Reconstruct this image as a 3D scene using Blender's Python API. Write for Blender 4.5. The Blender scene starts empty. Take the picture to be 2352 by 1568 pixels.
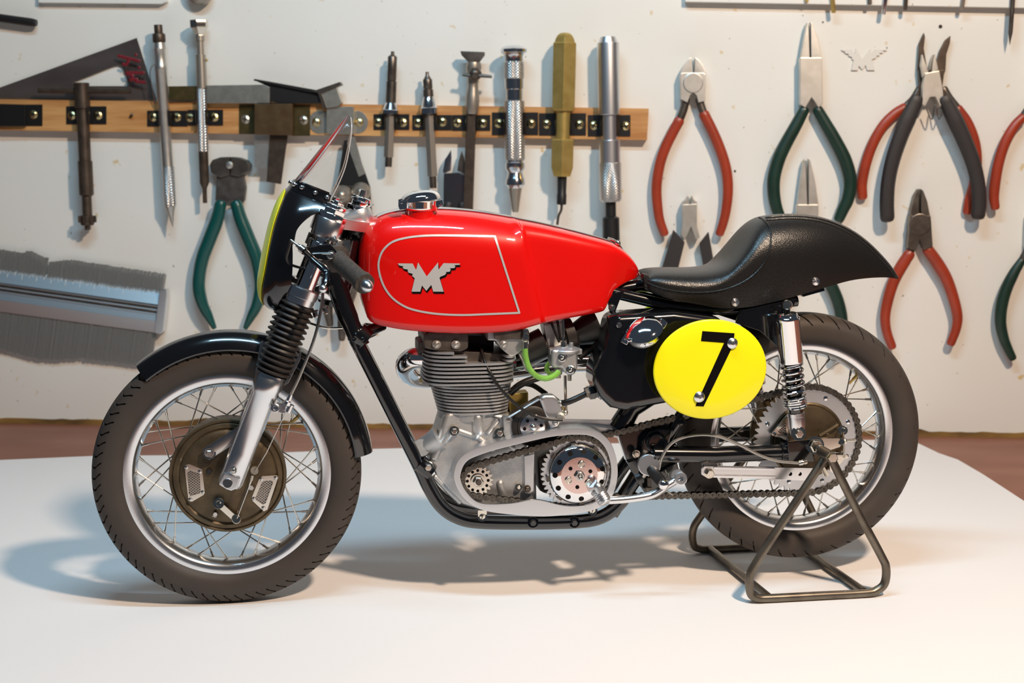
import bpy, bmesh, math, random
from mathutils import Vector, Matrix, Quaternion
from mathutils.bvhtree import BVHTree
from mathutils.geometry import delaunay_2d_cdt

# ---------------------------------------------------------------- camera, world, lights, exposure
K = 0.00021                      # metres per working unit (a fifth-scale model motorcycle)
F, CX, CY = 3200.0, 1176.0, 784.0
ALPHA = math.atan((784 - 302) / F)
CAM = Vector((0, -3080, 1031))
CA, SA = math.cos(ALPHA), math.sin(ALPHA)
scene = bpy.context.scene
col = scene.collection
cam = bpy.data.cameras.new('camera')
cam.sensor_width = 36.0
cam.lens = F / 2352 * 36.0
cam.clip_start = 0.01
cam.clip_end = 20
cam.dof.use_dof = True
cam.dof.focus_distance = 3090 * K
cam.dof.aperture_fstop = 20.0
camo = bpy.data.objects.new('camera', cam)
col.objects.link(camo)
camo.location = CAM * K
camo.rotation_euler = (math.pi / 2 - ALPHA, 0, 0)
scene.camera = camo

world = bpy.data.worlds.new('world')
scene.world = world
world.use_nodes = True
world.node_tree.nodes['Background'].inputs[0].default_value = (0.60, 0.76, 1.0, 1)
world.node_tree.nodes['Background'].inputs[1].default_value = 0.07

def area(name, loc, target, sx, sy, watt, color, shape='RECTANGLE'):
    l = bpy.data.lights.new(name, 'AREA')
    l.shape = shape
    l.size, l.size_y = sx * K, sy * K
    l.energy = watt
    l.color = color
    o = bpy.data.objects.new(name, l)
    col.objects.link(o)
    o.location = Vector(loc) * K
    o.rotation_euler = (Vector(target) - Vector(loc)).to_track_quat('-Z', 'Y').to_euler()
    return o
# warm bench lamp to the right in front, cool strip lamp overhead
area('bench_lamp', (1550, -2130, 3300), (-100, 300, 300), 280, 280, 9.6, (1.0, 0.77, 0.58), 'DISK')
area('ceiling_strip', (-300, -850, 3350), (-150, 900, 300), 1700, 220, 3.7, (0.45, 0.77, 1.0))

vs = scene.view_settings
vs.view_transform = 'Standard'
vs.look = 'None'
vs.gamma = 1
vs.use_curve_mapping = False
vs.exposure = -0.38

# ---------------------------------------------------------------- frames and pixel geometry
class Frame:
    def __init__(self, deg, o=(0, 0, 0)):
        self.yaw = math.radians(deg)
        self.o = Vector(o)
        self.R = Matrix.Rotation(self.yaw, 3, 'Z')
        self.Ri = self.R.transposed()
        self.c = self.Ri @ (CAM - self.o)
    def ray(self, x, y):
        a, b = (x - CX) / F, (CY - y) / F
        return self.Ri @ Vector((a, CA + b * SA, b * CA - SA))
    def pix(self, x, y, d):
        r = self.ray(x, y)
        t = (-d - self.c.y) / r.y
        return self.c + r * t
    def world(self, p):
        return (self.R @ Vector(p) + self.o) * K
def ground(x, y, z=0.0):
    a, b = (x - CX) / F, (CY - y) / F
    r = Vector((a, CA + b * SA, b * CA - SA))
    return CAM + r * ((z - CAM.z) / r.z)
BF = Frame(8.8)
g0 = ground(1176, 987)
WF = Frame(-3.9, (g0.x, g0.y, 0))
def p(x, y, w): return BF.pix(x, y, w)
WOFF = 0.0                       # extra stand-off of the tools held by the rail
def wp(x, y, d): return WF.pix(x, y, d + (WOFF if d > 0 else 0))
WS = (wp(1276, 500, 0) - wp(1176, 500, 0)).length / 100      # wall units per pixel

# ---------------------------------------------------------------- mesh builder
def catmull(pts, n=6, closed=False):
    P = [Vector(q) for q in pts]
    N = len(P)
    out = []
    rng = range(N if closed else N - 1)
    for i in rng:
        if closed:
            a, b, c, d = P[(i - 1) % N], P[i], P[(i + 1) % N], P[(i + 2) % N]
        else:
            b, c = P[i], P[i + 1]
            a = P[i - 1] if i else b * 2 - c
            d = P[i + 2] if i + 2 < N else c * 2 - b
        for k in range(n):
            t = k / n
            out.append(0.5 * ((2 * b) + (c - a) * t + (2 * a - 5 * b + 4 * c - d) * t * t + (3 * b - a - 3 * c + d) * t ** 3))
    if not closed:
        out.append(P[-1].copy())
    return out

def star(poly, c, angs):
    """radius points of a star-shaped polygon seen from c at the given angles"""
    out = []
    n = len(poly)
    for a in angs:
        dx, dy = math.cos(a), math.sin(a)
        best = 0
        for i in range(n):
            x1, y1 = poly[i][0] - c[0], poly[i][1] - c[1]
            x2, y2 = poly[(i + 1) % n][0] - c[0], poly[(i + 1) % n][1] - c[1]
            ex, ey = x2 - x1, y2 - y1
            den = dx * ey - dy * ex
            if abs(den) < 1e-9: continue
            t = (x1 * ey - y1 * ex) / den
            s = (x1 * dy - y1 * dx) / den
            if t > 0 and -1e-6 <= s <= 1 + 1e-6: best = max(best, t)
        out.append((c[0] + dx * best, c[1] + dy * best))
    return out

class MB:
    def __init__(self):
        self.v, self.f = [], []
    def add(self, vs, fs):
        o = len(self.v)
        self.v += [Vector(q) for q in vs]
        self.f += [tuple(i + o for i in q) for q in fs]
        return self
    def loft(self, rings, cap0=True, cap1=True, closed=True):
        n = len(rings[0])
        vs = [q for r in rings for q in r]
        fs = []
        m = n if closed else n - 1
        for i in range(len(rings) - 1):
            for j in range(m):
                k = (j + 1) % n
                fs.append((i * n + j, i * n + k, (i + 1) * n + k, (i + 1) * n + j))
        if cap0: fs.append(tuple(range(n - 1, -1, -1)))
        if cap1: fs.append(tuple((len(rings) - 1) * n + j for j in range(n)))
        return self.add(vs, fs)
    def tube(self, pts, r, n=10, caps=True, closed=False, flat=1.0, up=None, ph=0.0):
        P = [Vector(q) for q in pts]
        N = len(P)
        R = r if isinstance(r, (list, tuple)) else [r] * N
        T = []
        for i in range(N):
            a = P[(i - 1) % N] if (closed or i) else P[0]
            b = P[(i + 1) % N] if (closed or i < N - 1) else P[-1]
            d = b - a
            T.append(d.normalized() if d.length > 1e-9 else (T[-1] if T else Vector((0, 0, 1))))
        u = Vector(up) if up else (Vector((0, 0, 1)) if abs(T[0].z) < 0.9 else Vector((1, 0, 0)))
        rings = []
        for i in range(N):
            if up: u = Vector(up)
            s = T[i].cross(u).normalized()
            u = s.cross(T[i]).normalized()
            rings.append([P[i] + (s * math.cos(2 * math.pi * k / n + ph) + u * flat * math.sin(2 * math.pi * k / n + ph)) * R[i] for k in range(n)])
        if closed:
            rings.append(rings[0])
            return self.loft(rings, False, False)
        return self.loft(rings, caps, caps)
    def lathe(self, A, B, prof, n=28, ph=0.0, unit=False, caps=True, closed=False):
        """prof: (fraction along A-B, radius); unit=True: distances from A"""
        A, B = Vector(A), Vector(B)
        d = B - A
        L = 1.0 if not unit else 1.0 / d.length
        t = d.normalized()
        u = Vector((0, 0, 1)) if abs(t.z) < 0.9 else Vector((1, 0, 0))
        s = t.cross(u).normalized()
        u = s.cross(t)
        rings = []
        for h, r in prof:
            c = A + d * (h * L)
            r = max(r, 0.02)
            rings.append([c + (s * math.cos(2 * math.pi * k / n + ph) + u * math.sin(2 * math.pi * k / n + ph)) * r for k in range(n)])
        if closed:
            rings.append(rings[0])
            return self.loft(rings, False, False)
        return self.loft(rings, caps, caps)
    def capsule(self, pts, r, n=12):
        P = [Vector(q) for q in pts]
        a, b = (P[0] - P[1]).normalized(), (P[-1] - P[-2]).normalized()
        K_ = ((.95, .3), (.8, .6), (.5, .87), (.2, .98))
        Q = [P[0] + a * r * k for k, _ in K_] + P + [P[-1] + b * r * k for k, _ in K_[::-1]]
        R = [r * e for _, e in K_] + [r] * len(P) + [r * e for _, e in K_[::-1]]
        return self.tube(Q, R, n)
    def prism(self, poly, y0, y1):
        n = len(poly)
        a = [(q[0], y0, q[1]) for q in poly]
        b = [(q[0], y1, q[1]) for q in poly]
        return self.loft([a, b])
    def ppx(self, px, w0, w1, fr=None, face=None):
        """prism from a pixel outline, seen at depth offset `face` (default w1)"""
        fr = fr or BF
        if fr is WF:
            w0, w1 = w0 + (WOFF if w0 > 0 else 0), w1 + WOFF
            if face is not None: face += WOFF
        poly = []
        for x, y in px:
            q = fr.pix(x, y, w1 if face is None else face)
            poly.append((q.x, q.z))
        return self.prism(poly, -w0, -w1)
    def ring2(self, outer, inner, y0, y1):
        """flat ring between two outlines of equal length (frame x,z)"""
        n = len(outer)
        R = [[(q[0], y0, q[1]) for q in outer], [(q[0], y1, q[1]) for q in outer], [(q[0], y1, q[1]) for q in inner], [(q[0], y0, q[1]) for q in inner]]
        R.append(R[0])
        return self.loft(R, False, False)
    def sphere(self, c, r, n=14, sx=1, sy=1, sz=1):
        c = Vector(c)
        m = n // 2
        rings = []
        for i in range(m + 1):
            a = math.pi * i / m
            rr = max(math.sin(a) * r, 0.01)
            rings.append([c + Vector((rr * math.cos(2 * math.pi * k / n) * sx, rr * math.sin(2 * math.pi * k / n) * sy, r * math.cos(a) * sz)) for k in range(n)])
        return self.loft(rings)
    def box(self, c, s, R=None):
        c = Vector(c)
        vs = []
        for x in (-.5, .5):
            for y in (-.5, .5):
                for z in (-.5, .5):
                    q = Vector((x * s[0], y * s[1], z * s[2]))
                    vs.append(c + (R @ q if R else q))
        return self.add(vs, [(0, 1, 3, 2), (4, 6, 7, 5), (0, 4, 5, 1), (2, 3, 7, 6), (0, 2, 6, 4), (1, 5, 7, 3)])
    def bar(self, a, b, wdt, hgt, up=(0, 1, 0)):
        """rectangular bar from a to b: wdt across, hgt along up"""
        a, b = Vector(a), Vector(b)
        t = (b - a).normalized()
        s = t.cross(Vector(up)).normalized()
        u = s.cross(t)
        rg = [[q + s * (i * wdt / 2) + u * (j * hgt / 2) for i, j in ((-1, -1), (1, -1), (1, 1), (-1, 1))] for q in (a, b)]
        return self.loft(rg)
    def bolt(self, c, r, h=None, sides=6, washer=0.0, ax=(0, -1, 0)):
        c, ax = Vector(c), Vector(ax).normalized()
        h = h or r * 0.8
        z = 0
        if washer:
            self.lathe(c, c + ax * (h * .3), [(0, washer), (1, washer)], 20)
            z = h * .3
        self.lathe(c + ax * z, c + ax * (z + h), [(0, r), (.8, r), (1, r * .82)], sides)
        return self
    def screw(self, c, r, dome=0.35, kind='cross', ang=0.4, ax=(0, -1, 0), h=0.0, n=48):
        c, ax = Vector(c), Vector(ax).normalized()
        u = Vector((0, 0, 1)) if abs(ax.z) < .9 else Vector((1, 0, 0))
        s = u.cross(ax).normalized()
        u = ax.cross(s)
        def rin(a):
            a -= ang
            ca, sa = abs(math.cos(a)) + 1e-6, abs(math.sin(a)) + 1e-6
            if kind == 'cross':
                return r * max(min(.62 / ca, .15 / sa), min(.62 / sa, .15 / ca))
            return r * min(.9 / ca, .13 / sa)
        def ringat(rf, hh):
            return [c + ax * hh + (s * math.cos(2 * math.pi * k / n) + u * math.sin(2 * math.pi * k / n)) * rf(2 * math.pi * k / n) for k in range(n)]
        D = dome * r
        self.loft([ringat(lambda a: r, -1.0), ringat(lambda a: r, h), ringat(lambda a: max(r * .86, rin(a) * 1.02), h + D * .55), ringat(rin, h + D), ringat(rin, h + D - r * .4)])
        return self
    def mirror(self):
        m = MB()
        m.v = [Vector((q.x, -q.y, q.z)) for q in self.v]
        m.f = [tuple(reversed(q)) for q in self.f]
        return m
    def mesh(self, name, base, bevel=0.0, ang=38.0, seg=2):
        me = bpy.data.meshes.new(name)
        me.from_pydata([(q - base) * K for q in self.v], [], self.f)
        bm = bmesh.new()
        bm.from_mesh(me)
        bmesh.ops.remove_doubles(bm, verts=bm.verts, dist=0.01 * K)
        bmesh.ops.recalc_face_normals(bm, faces=bm.faces)
        lim = math.radians(ang)
        if bevel:
            es = [e for e in bm.edges if len(e.link_faces) == 2 and e.calc_face_angle(0) > lim]
            bmesh.ops.bevel(bm, geom=es, offset=bevel * K, segments=seg, profile=0.6, affect='EDGES', clamp_overlap=True)
        for fc in bm.faces: fc.smooth = True
        for e in bm.edges:
            if len(e.link_faces) == 2 and e.calc_face_angle(0) > lim: e.smooth = False
        bm.to_mesh(me)
        bm.free()
        return me
    def build(self, name, mat, parent, bevel=0.0, label=None, ang=38.0, seg=2, kind=None):
        base = BASE[parent.name] if parent else Vector((0, 0, 0))
        me = self.mesh(name, base, bevel, ang, seg)
        me.materials.append(mat)
        o = bpy.data.objects.new(name, me)
        col.objects.link(o)
        if parent:
            o.parent = parent
            BASE[o.name] = base
        if bevel:
            md = o.modifiers.new('weighted_normals', 'WEIGHTED_NORMAL')
            md.keep_sharp = True
        if label: o['label'] = label
        if kind: o['kind'] = kind
        return o
    def bvh(self):
        return BVHTree.FromPolygons([q[:] for q in self.v], self.f)
BASE = {}
def thing(name, label, cat, fr, base, group=None):
    o = bpy.data.objects.new(name, None)
    col.objects.link(o)
    base = Vector(base)
    o.location = fr.world(base)
    o.rotation_euler = (0, 0, fr.yaw)
    o.empty_display_size = 0.01
    o['label'] = label
    o['category'] = cat
    if group: o['group'] = group
    BASE[o.name] = base
    return o
def piece(me, name, parent, M):
    """shared-mesh piece placed by a 4x4 matrix in frame units"""
    o = bpy.data.objects.new(name, me)
    col.objects.link(o)
    o.parent = parent
    b = BASE[parent.name]
    M = M.copy()
    M.translation = (M.translation - b) * K
    o.matrix_basis = M
    return o
def shared(mb, name, mat, **kw):
    me = mb.mesh(name, Vector((0, 0, 0)), **kw)
    me.materials.append(mat)
    return me
def cast(bvh, x, y, off=0.8, fr=None):
    fr = fr or BF
    h, n, i, d = bvh.ray_cast(fr.c, fr.ray(x, y).normalized())
    if h is None: return None
    if n.dot(h - fr.c) > 0: n = -n
    return h + n * off
def strip(mb, bvh, path, width, off=0.8):
    """ribbon laid on a surface along a pixel path"""
    P = [Vector((a[0], a[1])) for a in path]
    vs, fs = [], []
    for i, q in enumerate(P):
        t = (P[min(i + 1, len(P) - 1)] - P[max(i - 1, 0)])
        if t.length < 1e-6: continue
        t.normalize()
        nn = Vector((-t.y, t.x)) * width / 2
        a, b = cast(bvh, q.x + nn.x, q.y + nn.y, off), cast(bvh, q.x - nn.x, q.y - nn.y, off)
        if a is None or b is None: continue
        vs += [a, b]
    for i in range(len(vs) // 2 - 1):
        fs.append((2 * i, 2 * i + 1, 2 * i + 3, 2 * i + 2))
    return mb.add(vs, fs)
def fill2d(poly, step):
    vs = [Vector(q) for q in poly]
    n = len(vs)
    ed = [(i, (i + 1) % n) for i in range(n)]
    xs, ys = [q.x for q in vs], [q.y for q in vs]
    y = min(ys)
    while y < max(ys):
        x = min(xs)
        while x < max(xs):
            vs.append(Vector((x, y)))
            x += step
        y += step
    r = delaunay_2d_cdt(vs, ed, [list(range(n))], 1, 1e-5)
    return r[0], r[2]
def decal(mb, bvh, poly, step=14, off=0.8):
    v2, tris = fill2d(poly, step)
    use = sorted({i for t in tris for i in t})
    pos = {i: cast(bvh, v2[i].x, v2[i].y, off) for i in use}
    idx, vs = {}, []
    for i in use:
        if pos[i] is not None:
            idx[i] = len(vs)
            vs.append(pos[i])
    return mb.add(vs, [tuple(idx[i] for i in t) for t in tris if all(i in idx for i in t)])

# ---------------------------------------------------------------- materials
def mat(name, rgb, metal=0.0, rough=0.4, coat=0.0, var=None, vscale=40, vamt=0.5, bump=0.0, bscale=6, bkind='NOISE', trans=0.0, stretch=None, spec=0.5, detail=4):
    m = bpy.data.materials.new(name)
    m.use_nodes = True
    nt = m.node_tree
    b = nt.nodes['Principled BSDF']
    b.inputs['Base Color'].default_value = (*rgb, 1)
    b.inputs['Metallic'].default_value = metal
    b.inputs['Roughness'].default_value = rough
    b.inputs['Coat Weight'].default_value = coat
    b.inputs['Coat Roughness'].default_value = 0.03
    b.inputs['Specular IOR Level'].default_value = spec
    if trans:
        b.inputs['Transmission Weight'].default_value = trans
        b.inputs['IOR'].default_value = 1.4
    if var or bump:
        tc = nt.nodes.new('ShaderNodeTexCoord')
        mp = nt.nodes.new('ShaderNodeMapping')
        if stretch: mp.inputs['Scale'].default_value = stretch
        nt.links.new(tc.outputs['Object'], mp.inputs['Vector'])
    if var:
        no = nt.nodes.new('ShaderNodeTexNoise')
        no.inputs['Scale'].default_value = 1 / (K * vscale)
        no.inputs['Detail'].default_value = detail
        nt.links.new(mp.outputs[0], no.inputs['Vector'])
        cr = nt.nodes.new('ShaderNodeValToRGB')
        cr.color_ramp.elements[0].position = 0.5 - vamt * .3
        cr.color_ramp.elements[1].position = 0.5 + vamt * .3
        cr.color_ramp.elements[0].color = (*rgb, 1)
        cr.color_ramp.elements[1].color = (*var, 1)
        nt.links.new(no.outputs[0], cr.inputs[0])
        nt.links.new(cr.outputs[0], b.inputs['Base Color'])
    if bump:
        if bkind == 'VORONOI':
            t = nt.nodes.new('ShaderNodeTexVoronoi')
            t.feature = 'DISTANCE_TO_EDGE'
        else:
            t = nt.nodes.new('ShaderNodeTexNoise')
            t.inputs['Detail'].default_value = 3
        t.inputs['Scale'].default_value = 1 / (K * bscale)
        nt.links.new(mp.outputs[0], t.inputs['Vector'])
        bp = nt.nodes.new('ShaderNodeBump')
        bp.inputs['Strength'].default_value = min(bump, 1)
        bp.inputs['Distance'].default_value = K * bscale * 0.25
        nt.links.new(t.outputs[0], bp.inputs['Height'])
        nt.links.new(bp.outputs[0], b.inputs['Normal'])
    return m
def knurled(name, rgb, rough=.3):
    m = mat(name, rgb, 1.0, rough)
    nt = m.node_tree
    b = nt.nodes['Principled BSDF']
    tc = nt.nodes.new('ShaderNodeTexCoord')
    prev = None
    for a in (.75, -.75):
        mp = nt.nodes.new('ShaderNodeMapping')
        mp.inputs['Rotation'].default_value = (0, a, 0)
        nt.links.new(tc.outputs['Object'], mp.inputs['Vector'])
        wv = nt.nodes.new('ShaderNodeTexWave')
        wv.inputs['Scale'].default_value = 1 / (K * 20)
        nt.links.new(mp.outputs[0], wv.inputs['Vector'])
        if prev:
            mx = nt.nodes.new('ShaderNodeMath')
            mx.operation = 'MAXIMUM'
            nt.links.new(prev.outputs['Fac'], mx.inputs[0])
            nt.links.new(wv.outputs['Fac'], mx.inputs[1])
            bp = nt.nodes.new('ShaderNodeBump')
            bp.inputs['Strength'].default_value = .8
            bp.inputs['Distance'].default_value = K * 2
            nt.links.new(mx.outputs[0], bp.inputs['Height'])
            nt.links.new(bp.outputs[0], b.inputs['Normal'])
        prev = wv
    return m
M = {}
M['red'] = mat('red_paint', (0.70, 0.0035, 0.0015), 0, .35, 1.0, spec=.2)
M['black'] = mat('black_enamel', (0.004, 0.004, 0.005), 0, .18, 1.0)
M['satin'] = mat('satin_black', (0.012, 0.011, 0.011), 0, .42)
M['rubber'] = mat('tyre_rubber', (0.040, 0.031, 0.026), 0, .62, var=(0.050, 0.038, 0.030), vscale=90, bump=.15, bscale=5)
M['gaiter'] = mat('rubber_gaiter', (0.018, 0.014, 0.012), 0, .5)
M['chrome'] = mat('chrome', (.86, .86, .87), 1, .05)
M['alu'] = mat('polished_aluminium', (.80, .81, .83), 1, .24, bump=.06, bscale=3, stretch=(1, 1, .1))
M['alu_satin'] = mat('satin_aluminium', (.74, .75, .77), 1, .36)
M['cast'] = mat('cast_aluminium', (.60, .61, .61), .85, .46, var=(.50, .51, .52), vscale=25, bump=.45, bscale=3)
M['fin'] = mat('fin_aluminium', (.56, .56, .56), .85, .42, bump=.35, bscale=3)
M['sooty'] = mat('blackened_casting', (.060, .050, .044), .5, .5, var=(.11, .095, .085), vscale=30, bump=.5, bscale=4)
M['mag'] = mat('bronzed_magnesium', (.085, .062, .038), .75, .42, var=(.15, .11, .065), vscale=45, bump=.25, bscale=4)
M['steel'] = mat('bright_steel', (.62, .60, .57), 1, .22)
M['nickel'] = mat('nickel', (.74, .70, .62), 1, .18)
M['spoke'] = mat('spoke_steel', (.62, .58, .52), 1, .22)
M['chain'] = mat('chain_steel', (.16, .145, .125), .9, .33, var=(.10, .09, .08), vscale=8)
M['stand'] = mat('bare_steel_tube', (.150, .125, .100), .9, .36, var=(.22, .19, .15), vscale=40)
M['leather'] = mat('black_leather', (.010, .0095, .009), 0, .34, bump=.5, bscale=4.2, bkind='VORONOI')
M['yellow'] = mat('yellow_plate', (.95, .90, .004), 0, .35, .3)
M['ink_and_shade'] = mat('black_print_and_shade', (.004, .003, .003), 0, .5, spec=.1)  # black of print, also painted as the dark inside holes and the plug well
M['silver_paint'] = mat('silver_paint', (.62, .61, .60), .35, .35, bump=.3, bscale=2)
M['brass'] = mat('brass', (.62, .45, .15), .72, .40, var=(.50, .35, .10), vscale=40)
M['green_hose'] = mat('green_fuel_hose', (.42, .85, .16), 0, .08, .6, trans=.6)
M['hose'] = mat('black_hose', (.010, .009, .008), 0, .35)
M['cable'] = mat('cable_sheath', (.45, .43, .40), .8, .3)
M['copper'] = mat('copper_plate', (.72, .55, .52), 1, .14, bump=.03, bscale=4)
M['red_glaze'] = mat('red_gel', (.4, .01, .01), .2, .2)
M['magneto'] = mat('brown_black_casting', (.018, .013, .010), .1, .25, .5)
# wall and tools
M['plier_red'] = mat('red_dipped_grip', (.36, .043, .015), 0, .38, .15, var=(.30, .035, .013), vscale=60)
M['plier_green'] = mat('dark_green_grip', (.006, .026, .017), 0, .4, .15, var=(.009, .036, .024), vscale=60)
M['plier_teal'] = mat('teal_grip', (.002, .068, .060), 0, .32, .3)
M['plier_black'] = mat('charcoal_grip', (.025, .021, .021), 0, .5)
M['tool_steel'] = mat('tool_steel', (.72, .70, .66), 1, .42, var=(.60, .58, .53), vscale=50)
M['tool_dark'] = mat('aged_steel', (.19, .165, .14), .9, .4, var=(.12, .10, .085), vscale=40)
M['tool_brown'] = mat('browned_steel', (.075, .054, .040), .7, .45, var=(.11, .08, .06), vscale=30)
M['tool_chrome'] = mat('tool_chrome', (.74, .75, .77), 1, .14)
M['knurl'] = knurled('knurled_steel', (.62, .62, .61))
M['pewter'] = mat('pewter_tool', (.44, .39, .33), .8, .38)
M['clip'] = mat('black_clip', (.010, .009, .009), 0, .4)
M['clip_olive'] = mat('olive_clip', (.050, .040, .010), .4, .45, var=(.09, .06, .02), vscale=30)
M['zinc'] = mat('zinc_plate', (.60, .57, .50), .9, .38, var=(.50, .47, .40), vscale=20)
M['screw_brass'] = mat('yellow_zinc_screw', (.62, .50, .26), 1, .3)
M['wood'] = mat('pine_wood', (.62, .33, .12), 0, .55, var=(.42, .17, .045), vscale=26, vamt=.5, stretch=(.09, 1, 1), bump=.1, bscale=8)
M['marker'] = mat('red_marker', (.16, .006, .012), 0, .5)
M['white_paint'] = mat('white_painted_metal', (.72, .69, .63), 0, .5)
M['pins'] = mat('grey_steel_pins', (.25, .25, .24), .3, .45)
M['extrusion'] = mat('extrusion_blue_sheen', (.74, .83, .88), 1, .42, bump=.08, bscale=4, stretch=(.05, 1, 1))  # bluish base colour paints in the overhead strip's reflection
def clear_plastic():
    m = bpy.data.materials.new('clear_acrylic')
    m.use_nodes = True
    nt = m.node_tree
    nt.nodes.remove(nt.nodes['Principled BSDF'])
    out = nt.nodes['Material Output']
    tr, gl, mx, fr = (nt.nodes.new('ShaderNodeBsdf' + k) if k != 'f' and k != 'm' else None for k in ('Transparent', 'Glossy', 'm', 'f'))
    mx = nt.nodes.new('ShaderNodeMixShader')
    fr = nt.nodes.new('ShaderNodeFresnel')
    fr.inputs[0].default_value = 1.28
    tr.inputs[0].default_value = (.93, .92, .91, 1)
    gl.inputs['Roughness'].default_value = .02
    nt.links.new(fr.outputs[0], mx.inputs[0])
    nt.links.new(tr.outputs[0], mx.inputs[1])
    nt.links.new(gl.outputs[0], mx.inputs[2])
    nt.links.new(mx.outputs[0], out.inputs[0])
    return m
M['acrylic'] = clear_plastic()
def wall_mat():
    m = mat('painted_board', (.80, .77, .70), 0, .42)
    nt = m.node_tree
    b = nt.nodes['Principled BSDF']
    tc = nt.nodes.new('ShaderNodeTexCoord')
    def layer(scale, lo, hi, c0, c1, prev=None, detail=3):
        no = nt.nodes.new('ShaderNodeTexNoise')
        no.inputs['Scale'].default_value = 1 / (K * scale)
        no.inputs['Detail'].default_value = detail
        nt.links.new(tc.outputs['Object'], no.inputs['Vector'])
        cr = nt.nodes.new('ShaderNodeValToRGB')
        cr.color_ramp.elements[0].position, cr.color_ramp.elements[1].position = lo, hi
        nt.links.new(no.outputs[0], cr.inputs[0])
        mx = nt.nodes.new('ShaderNodeMix')
        mx.data_type = 'RGBA'
        nt.links.new(cr.outputs[0], mx.inputs[0])
        mx.inputs[6].default_value = (*c0, 1)
        mx.inputs[7].default_value = (*c1, 1)
        if prev: nt.links.new(prev, mx.inputs[6])
        return mx.outputs[2]
    o = layer(500, .35, .75, (.80, .785, .74), (.78, .75, .68))
    o = layer(45, .69, .76, (0, 0, 0), (.66, .50, .26), o, 2)
    o = layer(14, .745, .79, (0, 0, 0), (.34, .30, .24), o, 1)
    nt.links.new(o, b.inputs['Base Color'])
    return m
M['wall'] = wall_mat()
M['bench'] = mat('red_brown_benchtop', (.235, .085, .050), 0, .5, var=(.30, .125, .080), vscale=160, stretch=(.35, 1, 1))
M['paper'] = mat('white_card', (.83, .80, .785), 0, .75, bump=.05, bscale=3)
M['edge'] = mat('chipped_board_edge', (.10, .055, .018), 0, .6, var=(.36, .20, .05), vscale=60, vamt=.6, stretch=(.3, 1, 1))
M['floor'] = mat('dark_workshop_floor', (.05, .045, .04), 0, .7)

# ---------------------------------------------------------------- the setting
def structure(mb, name, m, fr, **kw):
    o = mb.build(name, m, None, **kw)
    o.location = fr.o * K
    o.rotation_euler = (0, 0, fr.yaw)
    o['kind'] = 'structure'
    return o
WX0, WX1, WZ1 = -4200, 4200, 3200
mb = MB().box(((WX0 + WX1) / 2, 20, (14 + WZ1) / 2), (WX1 - WX0, 40, WZ1 - 14))
structure(mb, 'wall_back', M['wall'], WF, bevel=2)
mb = MB()
rnd = random.Random(4)
top, bot = [], []
n = 240
for i in range(n + 1):
    x = WX0 + (WX1 - WX0) * i / n
    h = 13 + rnd.uniform(0, 5) + (10 if rnd.random() < .05 else 0)
    top.append((x, h))
mb.prism([(WX0, -2), (WX1, -2)] + top[::-1], -7, 0)
structure(mb, 'trim_1', M['edge'], WF)

structure(MB().box((0, -800, -4310), (10000, 8000, 20)), 'floor', M['floor'], Frame(0))
bench = thing('workbench', 'red-brown wooden workbench showing behind the white card', 'workbench', Frame(0), (0, 0, -4300))
MB().box((0, 120, -32), (8400, 3560, 60)).build('benchtop', M['bench'], bench, bevel=3)
for bx_ in (-4000, 4000):
    for by_ in (-1500, 1600): MB().box((bx_, by_, -2181), (200, 200, 4238)).build('leg', M['bench'], bench, bevel=4)
# sheet of card
px = [(-900, 1145), (-300, 1085), (0, 1056), (230, 1046), (430, 1045), (620, 1040), (840, 1031), (1200, 1022), (1600, 1014), (1950, 1010), (2070, 1010),
      (2110, 1018), (2156, 1040), (2200, 1055), (2260, 1090), (2352, 1150), (2560, 1290), (2760, 1440)]
poly = [ground(*q) for q in px]
poly = [(q.x, q.y) for q in poly] + [(1950, -1250), (-2200, -1250)]
mb = MB()
mb.loft([[(x, y, -1.9) for x, y in poly], [(x, y, 0) for x, y in poly]])
o = mb.build('card_sheet', M['paper'], None)
o['label'] = 'large sheet of white card spread under the motorcycle'
o['category'] = 'card sheet'

# ---------------------------------------------------------------- wall tools: helpers
def wthing(name, label, cat, x, y, group=None):
    return thing(name, label, cat, WF, wp(x, y, 0), group)
def rod(root, name, m, a, b, prof, d, n=24, ph=0.0, bevel=0, label=None):
    """prof: (pixel y or fraction along, radius in pixels)"""
    A, B = wp(a[0], a[1], d), wp(b[0], b[1], d)
    y0, y1 = a[1], b[1]
    pr = [((t - y0) / (y1 - y0), r * WS) for t, r in prof]
    return MB().lathe(A, B, pr, n, ph).build(name, m, root, bevel=bevel, label=label)
def wtube(root, name, m, px, r, d, n=12, smooth=6, flat=1.0, label=None, bevel=0):
    """px: (x, y[, d offset]); r pixel radius or (r0, r1...) list"""
    pts = [wp(q[0], q[1], q[2] if len(q) > 2 else d) for q in px]
    P = catmull(pts, smooth) if smooth > 1 else pts
    if isinstance(r, (list, tuple)):
        R = []
        for i in range(len(P)):
            t = i / (len(P) - 1) * (len(r) - 1)
            k = min(int(t), len(r) - 2)
            R.append((r[k] + (r[k + 1] - r[k]) * (t - k)) * WS)
    else: R = [r * WS] * len(P)
    mb = MB()
    # rounded ends
    t0, t1 = (P[0] - P[1]).normalized(), (P[-1] - P[-2]).normalized()
    P2 = [P[0] + t0 * R[0] * .6, P[0] + t0 * R[0] * .45] + P + [P[-1] + t1 * R[-1] * .45, P[-1] + t1 * R[-1] * .6]
    R2 = [R[0] * .45, R[0] * .8] + R + [R[-1] * .8, R[-1] * .45]
    mb.tube(P2, R2, n, up=(0, 1, 0), flat=flat)
    return mb.build(name, m, root, label=label, bevel=bevel)
def wprism(root, name, m, px, d0, d1, bevel=2.0, label=None):
    return MB().ppx(px, d0, d1, WF).build(name, m, root, bevel=bevel, label=label)
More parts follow.
